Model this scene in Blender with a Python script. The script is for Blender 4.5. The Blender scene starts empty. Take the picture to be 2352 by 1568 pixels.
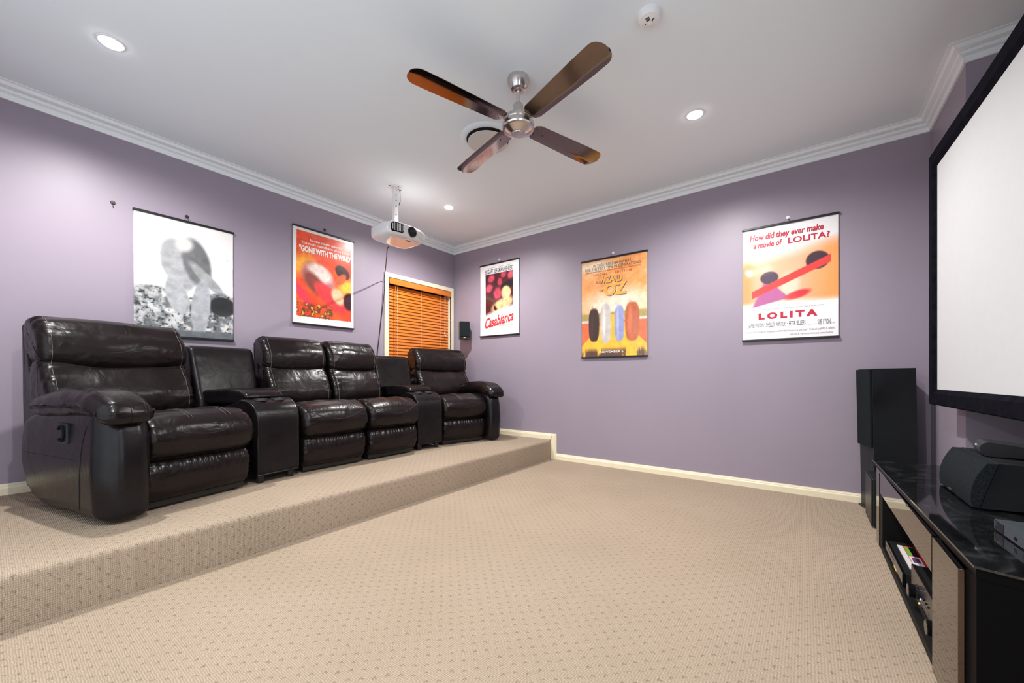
import bpy, math, random
import numpy as np
from mathutils import Vector, Matrix, noise
random.seed(4)
S = bpy.context.scene
COL = S.collection
PI = math.pi
F_PX, W_PX = 903.0, 2352.0

# ---------------------------------------------------------------- camera
cam = bpy.data.cameras.new('camera'); co = bpy.data.objects.new('camera', cam); COL.objects.link(co)
cam.sensor_fit = 'HORIZONTAL'; cam.sensor_width = 36.0
cam.lens = 36.0 * F_PX / W_PX
cam.shift_y = (865.5 - 784.0) / W_PX
cam.clip_start = 0.02
co.location = (-3.819, -3.829, 0.918)
co.rotation_euler = (PI/2, 0, math.radians(36.70) - PI/2)
S.camera = co
# ---------------------------------------------------------------- world, exposure, light
w = bpy.data.worlds.new('world'); S.world = w; w.use_nodes = True
w.node_tree.nodes['Background'].inputs[0].default_value = (0.75, 0.85, 1.0, 1)
w.node_tree.nodes['Background'].inputs[1].default_value = 1.0
S.view_settings.view_transform = 'Standard'; S.view_settings.look = 'None'
S.view_settings.exposure = 0.06; S.view_settings.gamma = 1.0
S.view_settings.use_curve_mapping = False

def light(name, kind, loc, energy, color=(1, 1, 1), **k):
    l = bpy.data.lights.new(name, kind); l.energy = energy; l.color = color
    rot = k.pop('rot', (0, 0, 0))
    for a, b in k.items(): setattr(l, a, b)
    o = bpy.data.objects.new(name, l); COL.objects.link(o); o.location = loc; o.rotation_euler = rot
    return o
CEIL = 2.665
DOWNLIGHTS = [(-3.424, -0.922), (-0.993, -3.241), (-0.964, -0.891), (-3.424, -3.241)]
for x, y in DOWNLIGHTS:
    light('downlight_bulb', 'SPOT', (x, y, CEIL - 0.035), 152, (1.0, 0.97, 0.935), spot_size=math.radians(162), spot_blend=0.8, shadow_soft_size=0.020)
# added fill lights, set at the invented window and glazed door behind the camera
light('added_fill_light', 'AREA', (-4.33, -2.35, 1.30), 14, (0.88, 0.94, 1.0), shape='RECTANGLE', size=2.7, size_y=2.1, rot=(0, -PI/2, 0))
light('added_fill_light', 'AREA', (-3.62, -4.49, 1.25), 10, (0.78, 0.88, 1.0), shape='RECTANGLE', size=1.0, size_y=2.0, rot=(PI/2, 0, 0))

# ---------------------------------------------------------------- helpers
def mk(name, verts, faces, mat, parent=None, smooth=False, uvs=None):
    me = bpy.data.meshes.new(name); me.from_pydata([tuple(v) for v in verts], [], faces)
    if uvs is not None:
        uv = me.uv_layers.new(name='UVMap')
        for i, l in enumerate(me.loops): uv.data[i].uv = uvs[l.vertex_index]
    me.validate(); me.update()
    if smooth:
        for p in me.polygons: p.use_smooth = True
    if mat: me.materials.append(mat)
    o = bpy.data.objects.new(name, me); COL.objects.link(o)
    if parent: o.parent = parent
    return o
def fixn(o):
    import bmesh
    bm = bmesh.new(); bm.from_mesh(o.data); bmesh.ops.recalc_face_normals(bm, faces=bm.faces[:]); bm.to_mesh(o.data); bm.free(); o.data.update()
    return o
def sharp(o, ang=35):
    import bmesh
    for p in o.data.polygons: p.use_smooth = True
    bm = bmesh.new(); bm.from_mesh(o.data)
    for e in bm.edges:
        if len(e.link_faces) == 2 and e.calc_face_angle(0) > math.radians(ang): e.smooth = False
    bm.to_mesh(o.data); bm.free()
    return o
class MB:
    def __init__(s): s.v = []; s.f = []
    def add(s, v, f):
        n = len(s.v); s.v += [tuple(p) for p in v]; s.f += [tuple(i + n for i in q) for q in f]; return s
    def box(s, x0, x1, y0, y1, z0, z1, b=0.0, M=None):
        x0, x1 = sorted((x0, x1)); y0, y1 = sorted((y0, y1)); z0, z1 = sorted((z0, z1))
        if b <= 0:
            v = [(x, y, z) for z in (z0, z1) for y in (y0, y1) for x in (x0, x1)]
            f = [(0, 2, 3, 1), (4, 5, 7, 6), (0, 1, 5, 4), (2, 6, 7, 3), (0, 4, 6, 2), (1, 3, 7, 5)]
        else:
            import bmesh
            bm = bmesh.new(); bmesh.ops.create_cube(bm, size=1)
            for p in bm.verts: p.co = Vector(((x0 + x1)/2 + p.co.x*(x1 - x0), (y0 + y1)/2 + p.co.y*(y1 - y0), (z0 + z1)/2 + p.co.z*(z1 - z0)))
            bmesh.ops.bevel(bm, geom=bm.edges[:] + bm.verts[:], offset=b, segments=3, affect='EDGES', profile=0.5)
            bm.verts.ensure_lookup_table(); bm.verts.index_update()
            v = [p.co.copy() for p in bm.verts]; f = [tuple(q.index for q in p.verts) for p in bm.faces]; bm.free()
        if M is not None: v = [M @ Vector(p) for p in v]
        return s.add(v, f)
    def tube(s, pts, r, n=8, cap=True):
        P = [Vector(p) for p in pts]; rings = []
        up = None
        for i, p in enumerate(P):
            d = (P[min(i+1, len(P)-1)] - P[max(i-1, 0)]).normalized()
            if up is None:
                up = Vector((0, 0, 1)) if abs(d.z) < 0.9 else Vector((1, 0, 0))
            a = d.cross(up).normalized(); b = a.cross(d).normalized(); up = b
            rr = r[i] if isinstance(r, (list, tuple)) else r
            rings.append([p + a*math.cos(2*PI*k/n)*rr + b*math.sin(2*PI*k/n)*rr for k in range(n)])
        v = [q for R_ in rings for q in R_]; f = []
        for i in range(len(P)-1):
            for k in range(n): f.append((i*n+k, i*n+(k+1) % n, (i+1)*n+(k+1) % n, (i+1)*n+k))
        if cap: f.append(tuple(range(n-1, -1, -1))); f.append(tuple((len(P)-1)*n+k for k in range(n)))
        return s.add(v, f)
    def lathe(s, prof, c=(0, 0, 0), n=40, axis='z', M=None):
        v = []; f = []
        for r, h in prof:
            for k in range(n):
                a = 2*PI*k/n
                p = Vector((r*math.cos(a), r*math.sin(a), h))
                if axis == 'y': p = Vector((p.x, p.z, p.y))
                if M is not None: p = M @ p
                v.append(p + Vector(c))
        m = len(prof)
        for i in range(m-1):
            for k in range(n): f.append((i*n+k, i*n+(k+1) % n, (i+1)*n+(k+1) % n, (i+1)*n+k))
        f.append(tuple(range(n-1, -1, -1))); f.append(tuple((m-1)*n+k for k in range(n)))
        return s.add(v, f)
    def prism(s, poly, h0, h1, plane='xy'):
        n = len(poly)
        def P(a, b, h): return (a, b, h) if plane == 'xy' else ((a, h, b) if plane == 'xz' else (h, a, b))
        v = [P(a, b, h0) for a, b in poly] + [P(a, b, h1) for a, b in poly]
        f = [tuple(range(n-1, -1, -1)), tuple(range(n, 2*n))] + [(i, (i+1) % n, n+(i+1) % n, n+i) for i in range(n)]
        return s.add(v, f)
    def build(s, name, mat, parent=None, smooth=False, ang=None):
        o = fixn(mk(name, s.v, s.f, mat, parent, smooth))
        if ang: sharp(o, ang)
        return o
def thing(name, label, cat, loc=(0, 0, 0), rotz=0.0, group=None, rot=None):
    o = bpy.data.objects.new(name, None); COL.objects.link(o)
    o.location = loc; o.rotation_euler = rot if rot else (0, 0, rotz); o.empty_display_size = 0.1
    return tag(o, label, cat, group)
def tag(o, label, cat, group=None):
    o['label'] = label; o['category'] = cat
    if group: o['group'] = group
    return o
def struct(o): o['kind'] = 'structure'; return o
def dup(root, loc, label, rot=None):
    r = root.copy(); COL.objects.link(r); r.location = loc; r['label'] = label
    if rot: r.rotation_euler = rot
    for ch in list(root.children):
        c = ch.copy(); COL.objects.link(c); c.parent = r
        for g in ch.children:
            d = g.copy(); COL.objects.link(d); d.parent = c
    return r

# ---------------------------------------------------------------- materials
class NT:
    def __init__(s, name):
        s.m = bpy.data.materials.new(name); s.m.use_nodes = True; s.t = s.m.node_tree
        s.b = s.t.nodes['Principled BSDF']
    def n(s, kind, **k):
        x = s.t.nodes.new(kind)
        for a, b in k.items():
            if a.startswith('i_'):
                key = a[2:]; x.inputs[int(key) if key.isdigit() else key.replace('_', ' ')].default_value = b
            else: setattr(x, a, b)
        return x
    def l(s, a, b): s.t.links.new(a, b)
    def math(s, op, a, b=None, c=None):
        x = s.t.nodes.new('ShaderNodeMath'); x.operation = op
        for i, q in enumerate((a, b, c)):
            if q is None: continue
            if isinstance(q, (int, float)): x.inputs[i].default_value = q
            else: s.l(q, x.inputs[i])
        return x.outputs[0]
    def ramp(s, fac, stops):
        r = s.t.nodes.new('ShaderNodeValToRGB'); s.l(fac, r.inputs[0])
        e = r.color_ramp.elements
        while len(e) < len(stops): e.new(0.5)
        for i, (p, c) in enumerate(stops): e[i].position = p; e[i].color = (*c, 1) if len(c) == 3 else c
        return r.outputs[0]
    def bump(s, h, strength=0.3, dist=0.002, prev=None):
        b = s.t.nodes.new('ShaderNodeBump'); b.inputs['Strength'].default_value = strength; b.inputs['Distance'].default_value = dist
        s.l(h, b.inputs['Height'])
        if prev: s.l(prev, b.inputs['Normal'])
        return b.outputs[0]
def plain(name, col, rough=0.5, metal=0.0, coat=0.0, spec=0.5, noise_amt=0.06, scale=30, bump=0.0, emit=None):
    t = NT(name); b = t.b
    nz = t.n('ShaderNodeTexNoise', i_Scale=scale, i_Detail=3.0); tc = t.n('ShaderNodeTexCoord'); t.l(tc.outputs['Object'], nz.inputs['Vector'])
    lo = tuple(max(0, c*(1-noise_amt)) for c in col); hi = tuple(min(1, c*(1+noise_amt)) for c in col)
    t.l(t.ramp(nz.outputs[0], [(0.3, lo), (0.7, hi)]), b.inputs['Base Color'])
    b.inputs['Roughness'].default_value = rough; b.inputs['Metallic'].default_value = metal
    b.inputs['Coat Weight'].default_value = coat; b.inputs['Specular IOR Level'].default_value = spec
    if bump: t.l(t.bump(nz.outputs[0], bump, 0.001), b.inputs['Normal'])
    if emit: b.inputs['Emission Color'].default_value = (*emit[0], 1); b.inputs['Emission Strength'].default_value = emit[1]
    return t.m
WALLC = (0.315, 0.270, 0.335)
def wall_mat():
    t = NT('purple_paint')
    tc = t.n('ShaderNodeTexCoord'); nz = t.n('ShaderNodeTexNoise', i_Scale=220.0, i_Detail=4.0); t.l(tc.outputs['Object'], nz.inputs['Vector'])
    n2 = t.n('ShaderNodeTexNoise', i_Scale=1.3, i_Detail=3.0); t.l(tc.outputs['Object'], n2.inputs['Vector'])
    t.l(t.ramp(n2.outputs[0], [(0.3, tuple(c*0.97 for c in WALLC)), (0.7, tuple(c*1.03 for c in WALLC))]), t.b.inputs['Base Color'])
    t.b.inputs['Roughness'].default_value = 0.42; t.b.inputs['Specular IOR Level'].default_value = 0.35
    t.l(t.bump(nz.outputs[0], 0.12, 0.001), t.b.inputs['Normal'])
    return t.m
def carpet_mat():
    t = NT('looped_carpet')
    uv = t.n('ShaderNodeUVMap'); sep = t.n('ShaderNodeSeparateXYZ'); t.l(uv.outputs[0], sep.inputs[0])
    wob = t.n('ShaderNodeTexNoise', i_Scale=17.0, i_Detail=2.0); t.l(uv.outputs[0], wob.inputs['Vector'])
    wv = t.math('MULTIPLY', t.math('SUBTRACT', wob.outputs[0], 0.5), 0.030)
    U = t.math('ADD', sep.outputs[0], wv); V = t.math('ADD', sep.outputs[1], wv)
    def spot(du, dv):
        fu = t.math('SUBTRACT', t.math('FRACT', t.math('ADD', t.math('DIVIDE', U, 0.054), du)), 0.5)
        fv = t.math('SUBTRACT', t.math('FRACT', t.math('ADD', t.math('DIVIDE', V, 0.056), dv)), 0.5)
        def arm(p, q):      # short bar of the L-shaped tuft
            return t.math('SUBTRACT', 1.0, t.math('MAXIMUM', t.math('DIVIDE', t.math('ABSOLUTE', t.math('ADD', p, 0.075)), 0.14), t.math('DIVIDE', t.math('ABSOLUTE', q), 0.060)))
        return t.math('MAXIMUM', arm(fu, fv), arm(fv, fu))
    m = t.math('MAXIMUM', spot(0, 0), spot(0.5, 0.5))
    fine = t.n('ShaderNodeTexNoise', i_Scale=420.0, i_Detail=2.0); t.l(uv.outputs[0], fine.inputs['Vector'])
    m = t.math('ADD', m, t.math('MULTIPLY', t.math('SUBTRACT', fine.outputs[0], 0.5), 1.8))
    mp = t.n('ShaderNodeMapRange', i_1=0.1, i_2=0.8); t.l(m, mp.inputs[0])
    # loop rows
    wob2 = t.n('ShaderNodeTexNoise', i_Scale=60.0, i_Detail=2.0); t.l(uv.outputs[0], wob2.inputs['Vector'])
    rib = t.math('SINE', t.math('MULTIPLY', t.math('ADD', sep.outputs[0], t.math('MULTIPLY', wob2.outputs[0], 0.009)), 2*PI/0.0062))
    loop = t.math('SINE', t.math('MULTIPLY', t.math('ADD', sep.outputs[1], t.math('MULTIPLY', fine.outputs[0], 0.004)), 2*PI/0.0085))
    h = t.math('ADD', t.math('MULTIPLY', rib, 0.5), t.math('MULTIPLY', loop, 0.22))
    h = t.math('ADD', h, fine.outputs[0])
    hr = t.n('ShaderNodeMapRange', i_1=-0.5, i_2=1.5); t.l(h, hr.inputs[0])
    base = t.ramp(hr.outputs[0], [(0.0, (0.26, 0.20, 0.142)), (0.55, (0.415, 0.332, 0.252)), (1.0, (0.485, 0.393, 0.303))])
    big = t.n('ShaderNodeTexNoise', i_Scale=1.6, i_Detail=3.0); t.l(uv.outputs[0], big.inputs['Vector'])
    mul = t.n('ShaderNodeMixRGB', blend_type='MULTIPLY', i_0=1.0); t.l(base, mul.inputs[1])
    t.l(t.ramp(big.outputs[0], [(0.3, (0.93, 0.93, 0.91)), (0.7, (1.03, 1.02, 1.03))]), mul.inputs[2])
    mix = t.n('ShaderNodeMixRGB', i_2=(0.085, 0.055, 0.035, 1)); t.l(mul.outputs[0], mix.inputs[1]); t.l(t.math('MULTIPLY', mp.outputs[0], 0.52), mix.inputs[0])
    t.l(mix.outputs[0], t.b.inputs['Base Color']); t.b.inputs['Roughness'].default_value = 0.95; t.b.inputs['Specular IOR Level'].default_value = 0.1
    t.l(t.bump(h, 0.7, 0.0022), t.b.inputs['Normal'])
    return t.m
def leather_mat(name='brown_leather', col=(0.0072, 0.0043, 0.0046), wr=0.5):
    t = NT(name)
    tc = t.n('ShaderNodeTexCoord')
    g = t.n('ShaderNodeTexVoronoi', i_Scale=420.0); t.l(tc.outputs['Object'], g.inputs['Vector'])
    a = t.n('ShaderNodeTexNoise', i_Scale=6.0, i_Detail=2.5, i_Distortion=1.6); t.l(tc.outputs['Object'], a.inputs['Vector'])
    r = t.n('ShaderNodeTexNoise', i_Scale=5.0, i_Detail=5.0); t.l(tc.outputs['Object'], r.inputs['Vector'])
    # thin creases
    v = t.n('ShaderNodeTexVoronoi', feature='DISTANCE_TO_EDGE', i_Scale=7.0)
    mx = t.n('ShaderNodeMixRGB', i_0=0.25); t.l(tc.outputs['Object'], mx.inputs[1]); t.l(a.outputs[1], mx.inputs[2]); t.l(mx.outputs[0], v.inputs['Vector'])
    cr = t.n('ShaderNodeMapRange', i_1=0.0, i_2=0.03); t.l(v.outputs[0], cr.inputs[0])
    t.l(t.ramp(r.outputs[0], [(0.35, tuple(c*0.75 for c in col)), (0.7, tuple(c*1.6 for c in col))]), t.b.inputs['Base Color'])
    t.l(t.math('ADD', 0.19, t.math('MULTIPLY', r.outputs[0], 0.18)), t.b.inputs['Roughness'])
    t.b.inputs['Specular IOR Level'].default_value = 0.27
    b1 = t.bump(g.outputs[0], 0.10, 0.0006)
    b2 = t.bump(a.outputs[0], wr*0.9, 0.014, b1)
    b3 = t.bump(cr.outputs[0], wr*0.14, 0.0010, b2)
    t.l(b3, t.b.inputs['Normal'])
    return t.m
def wood_mat(name, c1, c2, rough=0.3, sx=2.0, sy=40.0):
    t = NT(name); tc = t.n('ShaderNodeTexCoord'); mp = t.n('ShaderNodeMapping'); mp.inputs['Scale'].default_value = (sx, sy, sy)
    t.l(tc.outputs['Object'], mp.inputs[0]); nz = t.n('ShaderNodeTexNoise', i_Scale=1.0, i_Detail=5.0, i_Distortion=0.6); t.l(mp.outputs[0], nz.inputs['Vector'])
    t.l(t.ramp(nz.outputs[0], [(0.3, c1), (0.7, c2)]), t.b.inputs['Base Color']); t.b.inputs['Roughness'].default_value = rough
    t.b.inputs['Coat Weight'].default_value = 0.2 if c1[0] > 0.05 else 0.0
    if c1[0] < 0.05: t.b.inputs['Specular IOR Level'].default_value = 0.25
    return t.m
def marble_mat():
    t = NT('black_gloss_marble'); tc = t.n('ShaderNodeTexCoord')
    nz = t.n('ShaderNodeTexNoise', i_Scale=7.0, i_Detail=9.0, i_Distortion=2.5); t.l(tc.outputs['Object'], nz.inputs['Vector'])
    n2 = t.n('ShaderNodeTexNoise', i_Scale=260.0, i_Detail=1.0); t.l(tc.outputs['Object'], n2.inputs['Vector'])
    base = t.ramp(nz.outputs[0], [(0.42, (0.004, 0.0045, 0.005)), (0.56, (0.010, 0.011, 0.012)), (0.66, (0.028, 0.03, 0.032))])
    mix = t.n('ShaderNodeMixRGB', i_2=(0.25, 0.26, 0.28, 1)); t.l(base, mix.inputs[1])
    mr = t.n('ShaderNodeMapRange', i_1=0.76, i_2=0.80); t.l(n2.outputs[0], mr.inputs[0]); t.l(mr.outputs[0], mix.inputs[0])
    t.l(mix.outputs[0], t.b.inputs['Base Color']); t.b.inputs['Roughness'].default_value = 0.04; t.b.inputs['Specular IOR Level'].default_value = 0.8
    return t.m
M = dict(
 wall=wall_mat(), carpet=carpet_mat(),
 ceiling=plain('white_ceiling_paint', (0.81, 0.885, 0.93), 0.9, scale=200, noise_amt=0.01, bump=0.05),
 cornice=plain('white_cornice_paint', (0.86, 0.90, 0.93), 0.6, noise_amt=0.01),
 cream=plain('cream_gloss_paint', (0.86, 0.78, 0.58), 0.3, noise_amt=0.02),
 leather=leather_mat(), leather2=leather_mat('smooth_leather', (0.0062, 0.0048, 0.0058), 0.14),
 thread=plain('pale_stitching', (0.16, 0.13, 0.115), 0.6), darkthread=plain('dark_stitching', (0.006, 0.005, 0.005), 0.6),
 blackplastic=plain('black_plastic', (0.010, 0.010, 0.011), 0.4), matte=plain('matte_black', (0.006, 0.006, 0.007), 0.75, spec=0.15),
 velvet=plain('black_velvet', (0.004, 0.004, 0.008), 0.95, spec=0.06, scale=25, noise_amt=0.5), 
 cloth=plain('speaker_cloth', (0.012, 0.016, 0.018), 0.9, spec=0.1, scale=300, noise_amt=0.5, bump=0.4),
 ash=wood_mat('black_ash', (0.006, 0.007, 0.008), (0.022, 0.026, 0.027), 0.4, 60, 2),
 marble=marble_mat(), gap=plain('interior_black', (0.004, 0.004, 0.004), 0.6, spec=0.2),
 bronze=plain('bronze_mirror', (0.145, 0.112, 0.092), 0.03, metal=1.0, noise_amt=0.02),
 steel=plain('brushed_nickel', (0.62, 0.58, 0.55), 0.22, metal=1.0, scale=60, noise_amt=0.08),
 blade=plain('copper_tinted_metal', (0.22, 0.17, 0.15), 0.10, metal=1.0, noise_amt=0.04),
 screw=plain('dark_screw', (0.06, 0.05, 0.05), 0.4, metal=0.6),
 white=plain('white_gloss_plastic', (0.80, 0.80, 0.80), 0.12, coat=0.5, noise_amt=0.01), whitematte=plain('white_plastic', (0.82, 0.82, 0.82), 0.45, noise_amt=0.01),
 offwhite=plain('offwhite_disc', (0.66, 0.64, 0.61), 0.6, noise_amt=0.02), brownscrew=plain('rusty_screw', (0.20, 0.05, 0.03), 0.5),
 slat=wood_mat('orange_stained_wood', (0.55, 0.135, 0.016), (0.74, 0.22, 0.03), 0.32, 2.5, 50),
 cord=plain('blind_cord', (0.75, 0.66, 0.55), 0.7), cable=plain('black_cable', (0.01, 0.01, 0.01), 0.5), whitecable=plain('white_cable', (0.8, 0.78, 0.72), 0.4),
 paper=plain('white_paper', (0.82, 0.82, 0.81), 0.35, coat=0.6, noise_amt=0.01), rod=plain('black_poster_rail', (0.010, 0.008, 0.010), 0.35),
 screen=plain('screen_fabric', (0.55, 0.57, 0.585), 0.85, noise_amt=0.01),
 glassy=plain('black_glass', (0.004, 0.004, 0.005), 0.03), gloss=plain('gloss_black_panel', (0.006, 0.006, 0.007), 0.08), semigloss=plain('semi_gloss_black', (0.012, 0.010, 0.010), 0.22), endp=plain('black_laminate', (0.0025, 0.0025, 0.003), 0.4, spec=0.06),
 silver=plain('silver_grey_plastic', (0.11, 0.13, 0.15), 0.3, metal=0.5), gunmetal=plain('gunmetal_plastic', (0.10, 0.10, 0.115), 0.28, metal=0.6),
 lens=plain('lens_glass', (0.01, 0.01, 0.02), 0.05), bulb=plain('lit_bulb', (1, 1, 1), 0.4, emit=((1.0, 0.96, 0.9), 40.0)),
 fill_pane=plain('glowing_fill_pane', (0.5, 0.6, 0.7), 0.1, emit=((0.8, 0.9, 1.0), 0.3)),  # emissive panes of the added window and door, extra fill
 ledb=plain('blue_led', (0.05, 0.1, 1), 0.4, emit=((0.1, 0.25, 1.0), 6.0)), leda=plain('amber_led', (1, 0.4, 0.05), 0.4, emit=((1, 0.45, 0.1), 4.0)),
 red=plain('red_ink', (0.62, 0.02, 0.03), 0.4), crimson=plain('crimson_ink', (0.48, 0.012, 0.04), 0.4), ink=plain('black_ink', (0.02, 0.02, 0.022), 0.5), greyink=plain('grey_ink', (0.16, 0.16, 0.17), 0.5),
 inkwhite=plain('white_ink', (0.85, 0.83, 0.78), 0.4), greenink=plain('olive_ink', (0.06, 0.07, 0.03), 0.5), orangeink=plain('orange_ink', (0.86, 0.40, 0.06), 0.4), rust=plain('rust_ink', (0.50, 0.10, 0.03), 0.4), purpleink=plain('purple_ink', (0.10, 0.05, 0.16), 0.4),
 yellowlabel=plain('yellow_label', (0.80, 0.55, 0.12), 0.5), green=plain('green_print', (0.16, 0.42, 0.06), 0.4), shadowgap=plain('vent_dark', (0.02, 0.016, 0.01), 0.8),
)

# ---------------------------------------------------------------- room shell
XL, YF, YR, RX0, RX1 = -4.36, -4.51, -5.15, -2.9, -0.72
SH = 0.215
floor_v = [(XL, 0, 0), (0, 0, 0), (0, YR, 0), (XL, YR, 0)]
struct(mk('floor', floor_v, [(0, 3, 2, 1)], M['carpet'], uvs=[(v[0], v[1]) for v in floor_v]))
# carpeted platform
prof = [(0.0, SH)]
for k in range(9):
    a = k/8*PI/2; prof.append((-1.508 - 0.032*math.sin(a), SH - 0.032 + 0.032*math.cos(a)))
prof += [(-1.538, 0.10), (-1.535, 0.0)]
v = []; f = []; uv = []; NX = 40
arc = [0]
for i in range(1, len(prof)): arc.append(arc[-1] + math.dist(prof[i], prof[i-1]))
for j in range(NX + 1):
    x = XL - XL*j/NX
    for i, (y, z) in enumerate(prof):
        v.append((x, y, z)); uv.append((x, -arc[i]))
n = len(prof)
for j in range(NX):
    for i in range(n-1): f.append((j*n+i, j*n+i+1, (j+1)*n+i+1, (j+1)*n+i))
struct(fixn(mk('trim_1', v, f, M['carpet'], None, True, uv)))
b = MB().prism([(XL-0.1, -5.3), (0.1, -5.3), (0.1, 0.1), (XL-0.1, 0.1)], CEIL, CEIL+0.08); struct(b.build('ceiling', M['ceiling']))
# window hole in the back wall
WX0, WX1, WZ0, WZ1 = -1.062, -0.075, 0.90, 2.062
b = MB(); b.box(XL-0.1, WX0, 0, 0.14, -0.05, CEIL); b.box(WX1, 0.1, 0, 0.14, -0.05, CEIL); b.box(WX0, WX1, 0, 0.14, WZ1, CEIL); b.box(WX0, WX1, 0, 0.14, -0.05, WZ0)
struct(b.build('wall_back', M['wall']))
struct(MB().box(0, 0.12, -4.8, 0.0, -0.05, CEIL).build('wall_right', M['wall']))
# front wall: nib, recess, left part
b = MB(); b.box(RX1, 0.12, YF-0.9, YF, -0.05, CEIL); b.box(RX0, RX1, YR-0.12, YR, -0.05, CEIL); b.box(XL-0.1, RX0, YF-0.9, YF, -0.05, CEIL)
struct(b.build('wall_front', M['wall']))
struct(MB().box(XL-0.12, XL, -5.2, 0.14, -0.05, CEIL).build('wall_left', M['wall']))
# unseen left-wall window and front-wall glazed door, added for fill light; panes glow
wn = struct(MB().box(XL, XL+0.008, -3.7, -1.0, 0.25, 2.35).build('added_fill_window', M['fill_pane']))
b = MB()
for y in (-3.73, -2.37, -1.0): b.box(XL, XL+0.018, y, y+0.05, 0.2, 2.4)
b.box(XL, XL+0.018, -3.73, -0.95, 2.35, 2.4); b.box(XL, XL+0.018, -3.73, -0.95, 0.2, 0.25)
b.build('window_frame', M['cream'], wn)  # frame of the added, unseen window
dr = struct(MB().box(-4.12, -3.12, YF, YF+0.008, 0.1, 2.2).build('added_fill_door', M['fill_pane']))
b = MB(); b.box(-4.17, -4.12, YF, YF+0.018, 0, 2.25); b.box(-3.12, -3.07, YF, YF+0.018, 0, 2.25); b.box(-4.12, -3.12, YF, YF+0.018, 2.2, 2.25); b.build('added_door_frame', M['cream'], dr)

# cornice: stepped profile swept along the room outline with mitres
outline = [(0, 0), (0, YF), (RX1, YF), (RX1, YR), (RX0, YR), (RX0, YF), (XL, YF), (XL, 0)]
def sweep(outl, prof, closed=True):
    n = len(outl); ang = []; b = MB(); P = [Vector(p) for p in outl]; rings = []
    for i in range(n):
        if closed or 0 < i < n-1:
            d0 = (P[i] - P[i-1]).normalized(); d1 = (P[(i+1) % n] - P[i]).normalized()
        elif i == 0: d0 = d1 = (P[1]-P[0]).normalized()
        else: d0 = d1 = (P[-1]-P[-2]).normalized()
        n0 = Vector((d0.y, -d0.x)); n1 = Vector((d1.y, -d1.x))     # outline runs clockwise: inside lies to the right
        mtr = (n0 + n1) / (1 + n0.dot(n1))
        rings.append([(P[i].x + mtr.x*a, P[i].y + mtr.y*a, z) for a, z in prof])
    m = len(prof); v = [q for r in rings for q in r]; f = []
    for i in range(n if closed else n-1):
        j = (i+1) % n
        for k in range(m-1): f.append((i*m+k, j*m+k, j*m+k+1, i*m+k+1))
    if not closed: f.append(tuple(range(m))); f.append(tuple((n-1)*m+k for k in range(m)))
    return b.add(v, f)
D = 0.090
cp = [(0.0, -D), (0.010, -D), (0.014, -0.061), (0.008, -0.055), (0.027, -0.050), (0.031, -0.036), (0.024, -0.030), (0.050, -0.024), (0.054, -0.012), (0.058, -0.006), (0.074, -0.004), (0.074, 0.0)]
struct(sharp(sweep(outline, [(a, CEIL+z) for a, z in cp]).build('trim_2', M['cornice']), 20))
# baseboards
bp = [(0.0, 0.066), (0.006, 0.066), (0.008, 0.058), (0.011, 0.056), (0.0115, 0.049), (0.0145, 0.046), (0.016, 0.040), (0.016, 0.0)]
struct(sweep([(0, -1.60), (0, YF), (RX1, YF), (RX1, YR), (RX0, YR), (RX0, YF), (-3.12, YF)], bp, False).build('baseboard_right', M['cream']))
bpl = [(a, z+SH) for a, z in bp]
struct(sweep([(XL, 0), (0, 0), (0, -1.545)], bpl, False).build('baseboard_back', M['cream']))
b = MB()
for t0, (y0, y1) in zip((0.016, 0.0145, 0.011, 0.007), ((-1.587, -1.54), (-1.593, -1.54), (-1.600, -1.54), (-1.606, -1.54))):
    b.box(-t0, 0.0, y0, y1, 0.0, SH + 0.066 - (0.016-t0)*0 - (1.606 + y0)*1.0)
struct(b.build('trim_3', M['cream']))

# ---------------------------------------------------------------- window with timber blind
win = struct(MB().box(WX0, WX1, 0.115, 0.125, WZ0, WZ1).build('window_1', M['glassy']))
b = MB()
fw = 0.050
for k, (o_, t_) in enumerate(((0.0, 0.018), (0.010, 0.022), (0.022, 0.016))):
    a = o_; c = fw - 0.0
    b.box(WX0-fw+a, WX0-0.0, -t_, 0.0, WZ0-fw, WZ1+fw-a); b.box(WX1, WX1+fw-a, -t_, 0, WZ0-fw, WZ1+fw-a); b.box(WX0, WX1, -t_, 0, WZ1, WZ1+fw-a)
b.box(WX0-fw, WX1+fw, -0.03, 0.0, WZ0-0.03, WZ0)
b.build('window_frame', M['cream'], win)
b = MB(); b.box(WX0, WX0+0.003, 0, 0.112, WZ0, WZ1); b.box(WX1-0.003, WX1, 0, 0.112, WZ0, WZ1); b.box(WX0, WX1, 0.0, 0.112, WZ1-0.003, WZ1); b.build('window_reveal', M['cream'], win)
bl = thing('venetian_blind', 'orange stained timber venetian blind in the cream window frame', 'blind', (0, 0, 0))
MB().box(WX0+0.006, WX1-0.005, -0.030, -0.012, WZ1-0.075, WZ1-0.008, 0.003).build('pelmet', M['slat'], bl)
MB().box(WX0+0.006, WX1-0.006, 0.012, 0.06, WZ1-0.045, WZ1-0.004).build('head_rail', M['white'], bl)
z = WZ1 - 0.10; sl = []
me0 = None
while z > 0.95:
    if me0 is None:
        bb = MB(); Mx = Matrix.Rotation(math.radians(71), 4, 'X'); bb.box(WX0+0.008, WX1-0.010, -0.025, 0.025, -0.0015, 0.0015, 0, Mx)
        o = bb.build('slat', M['slat'], bl); me0 = o.data
    else:
        o = bpy.data.objects.new('slat', me0); COL.objects.link(o); o.parent = bl
    o.location = (0, 0.036, z); z -= 0.0375
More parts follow.
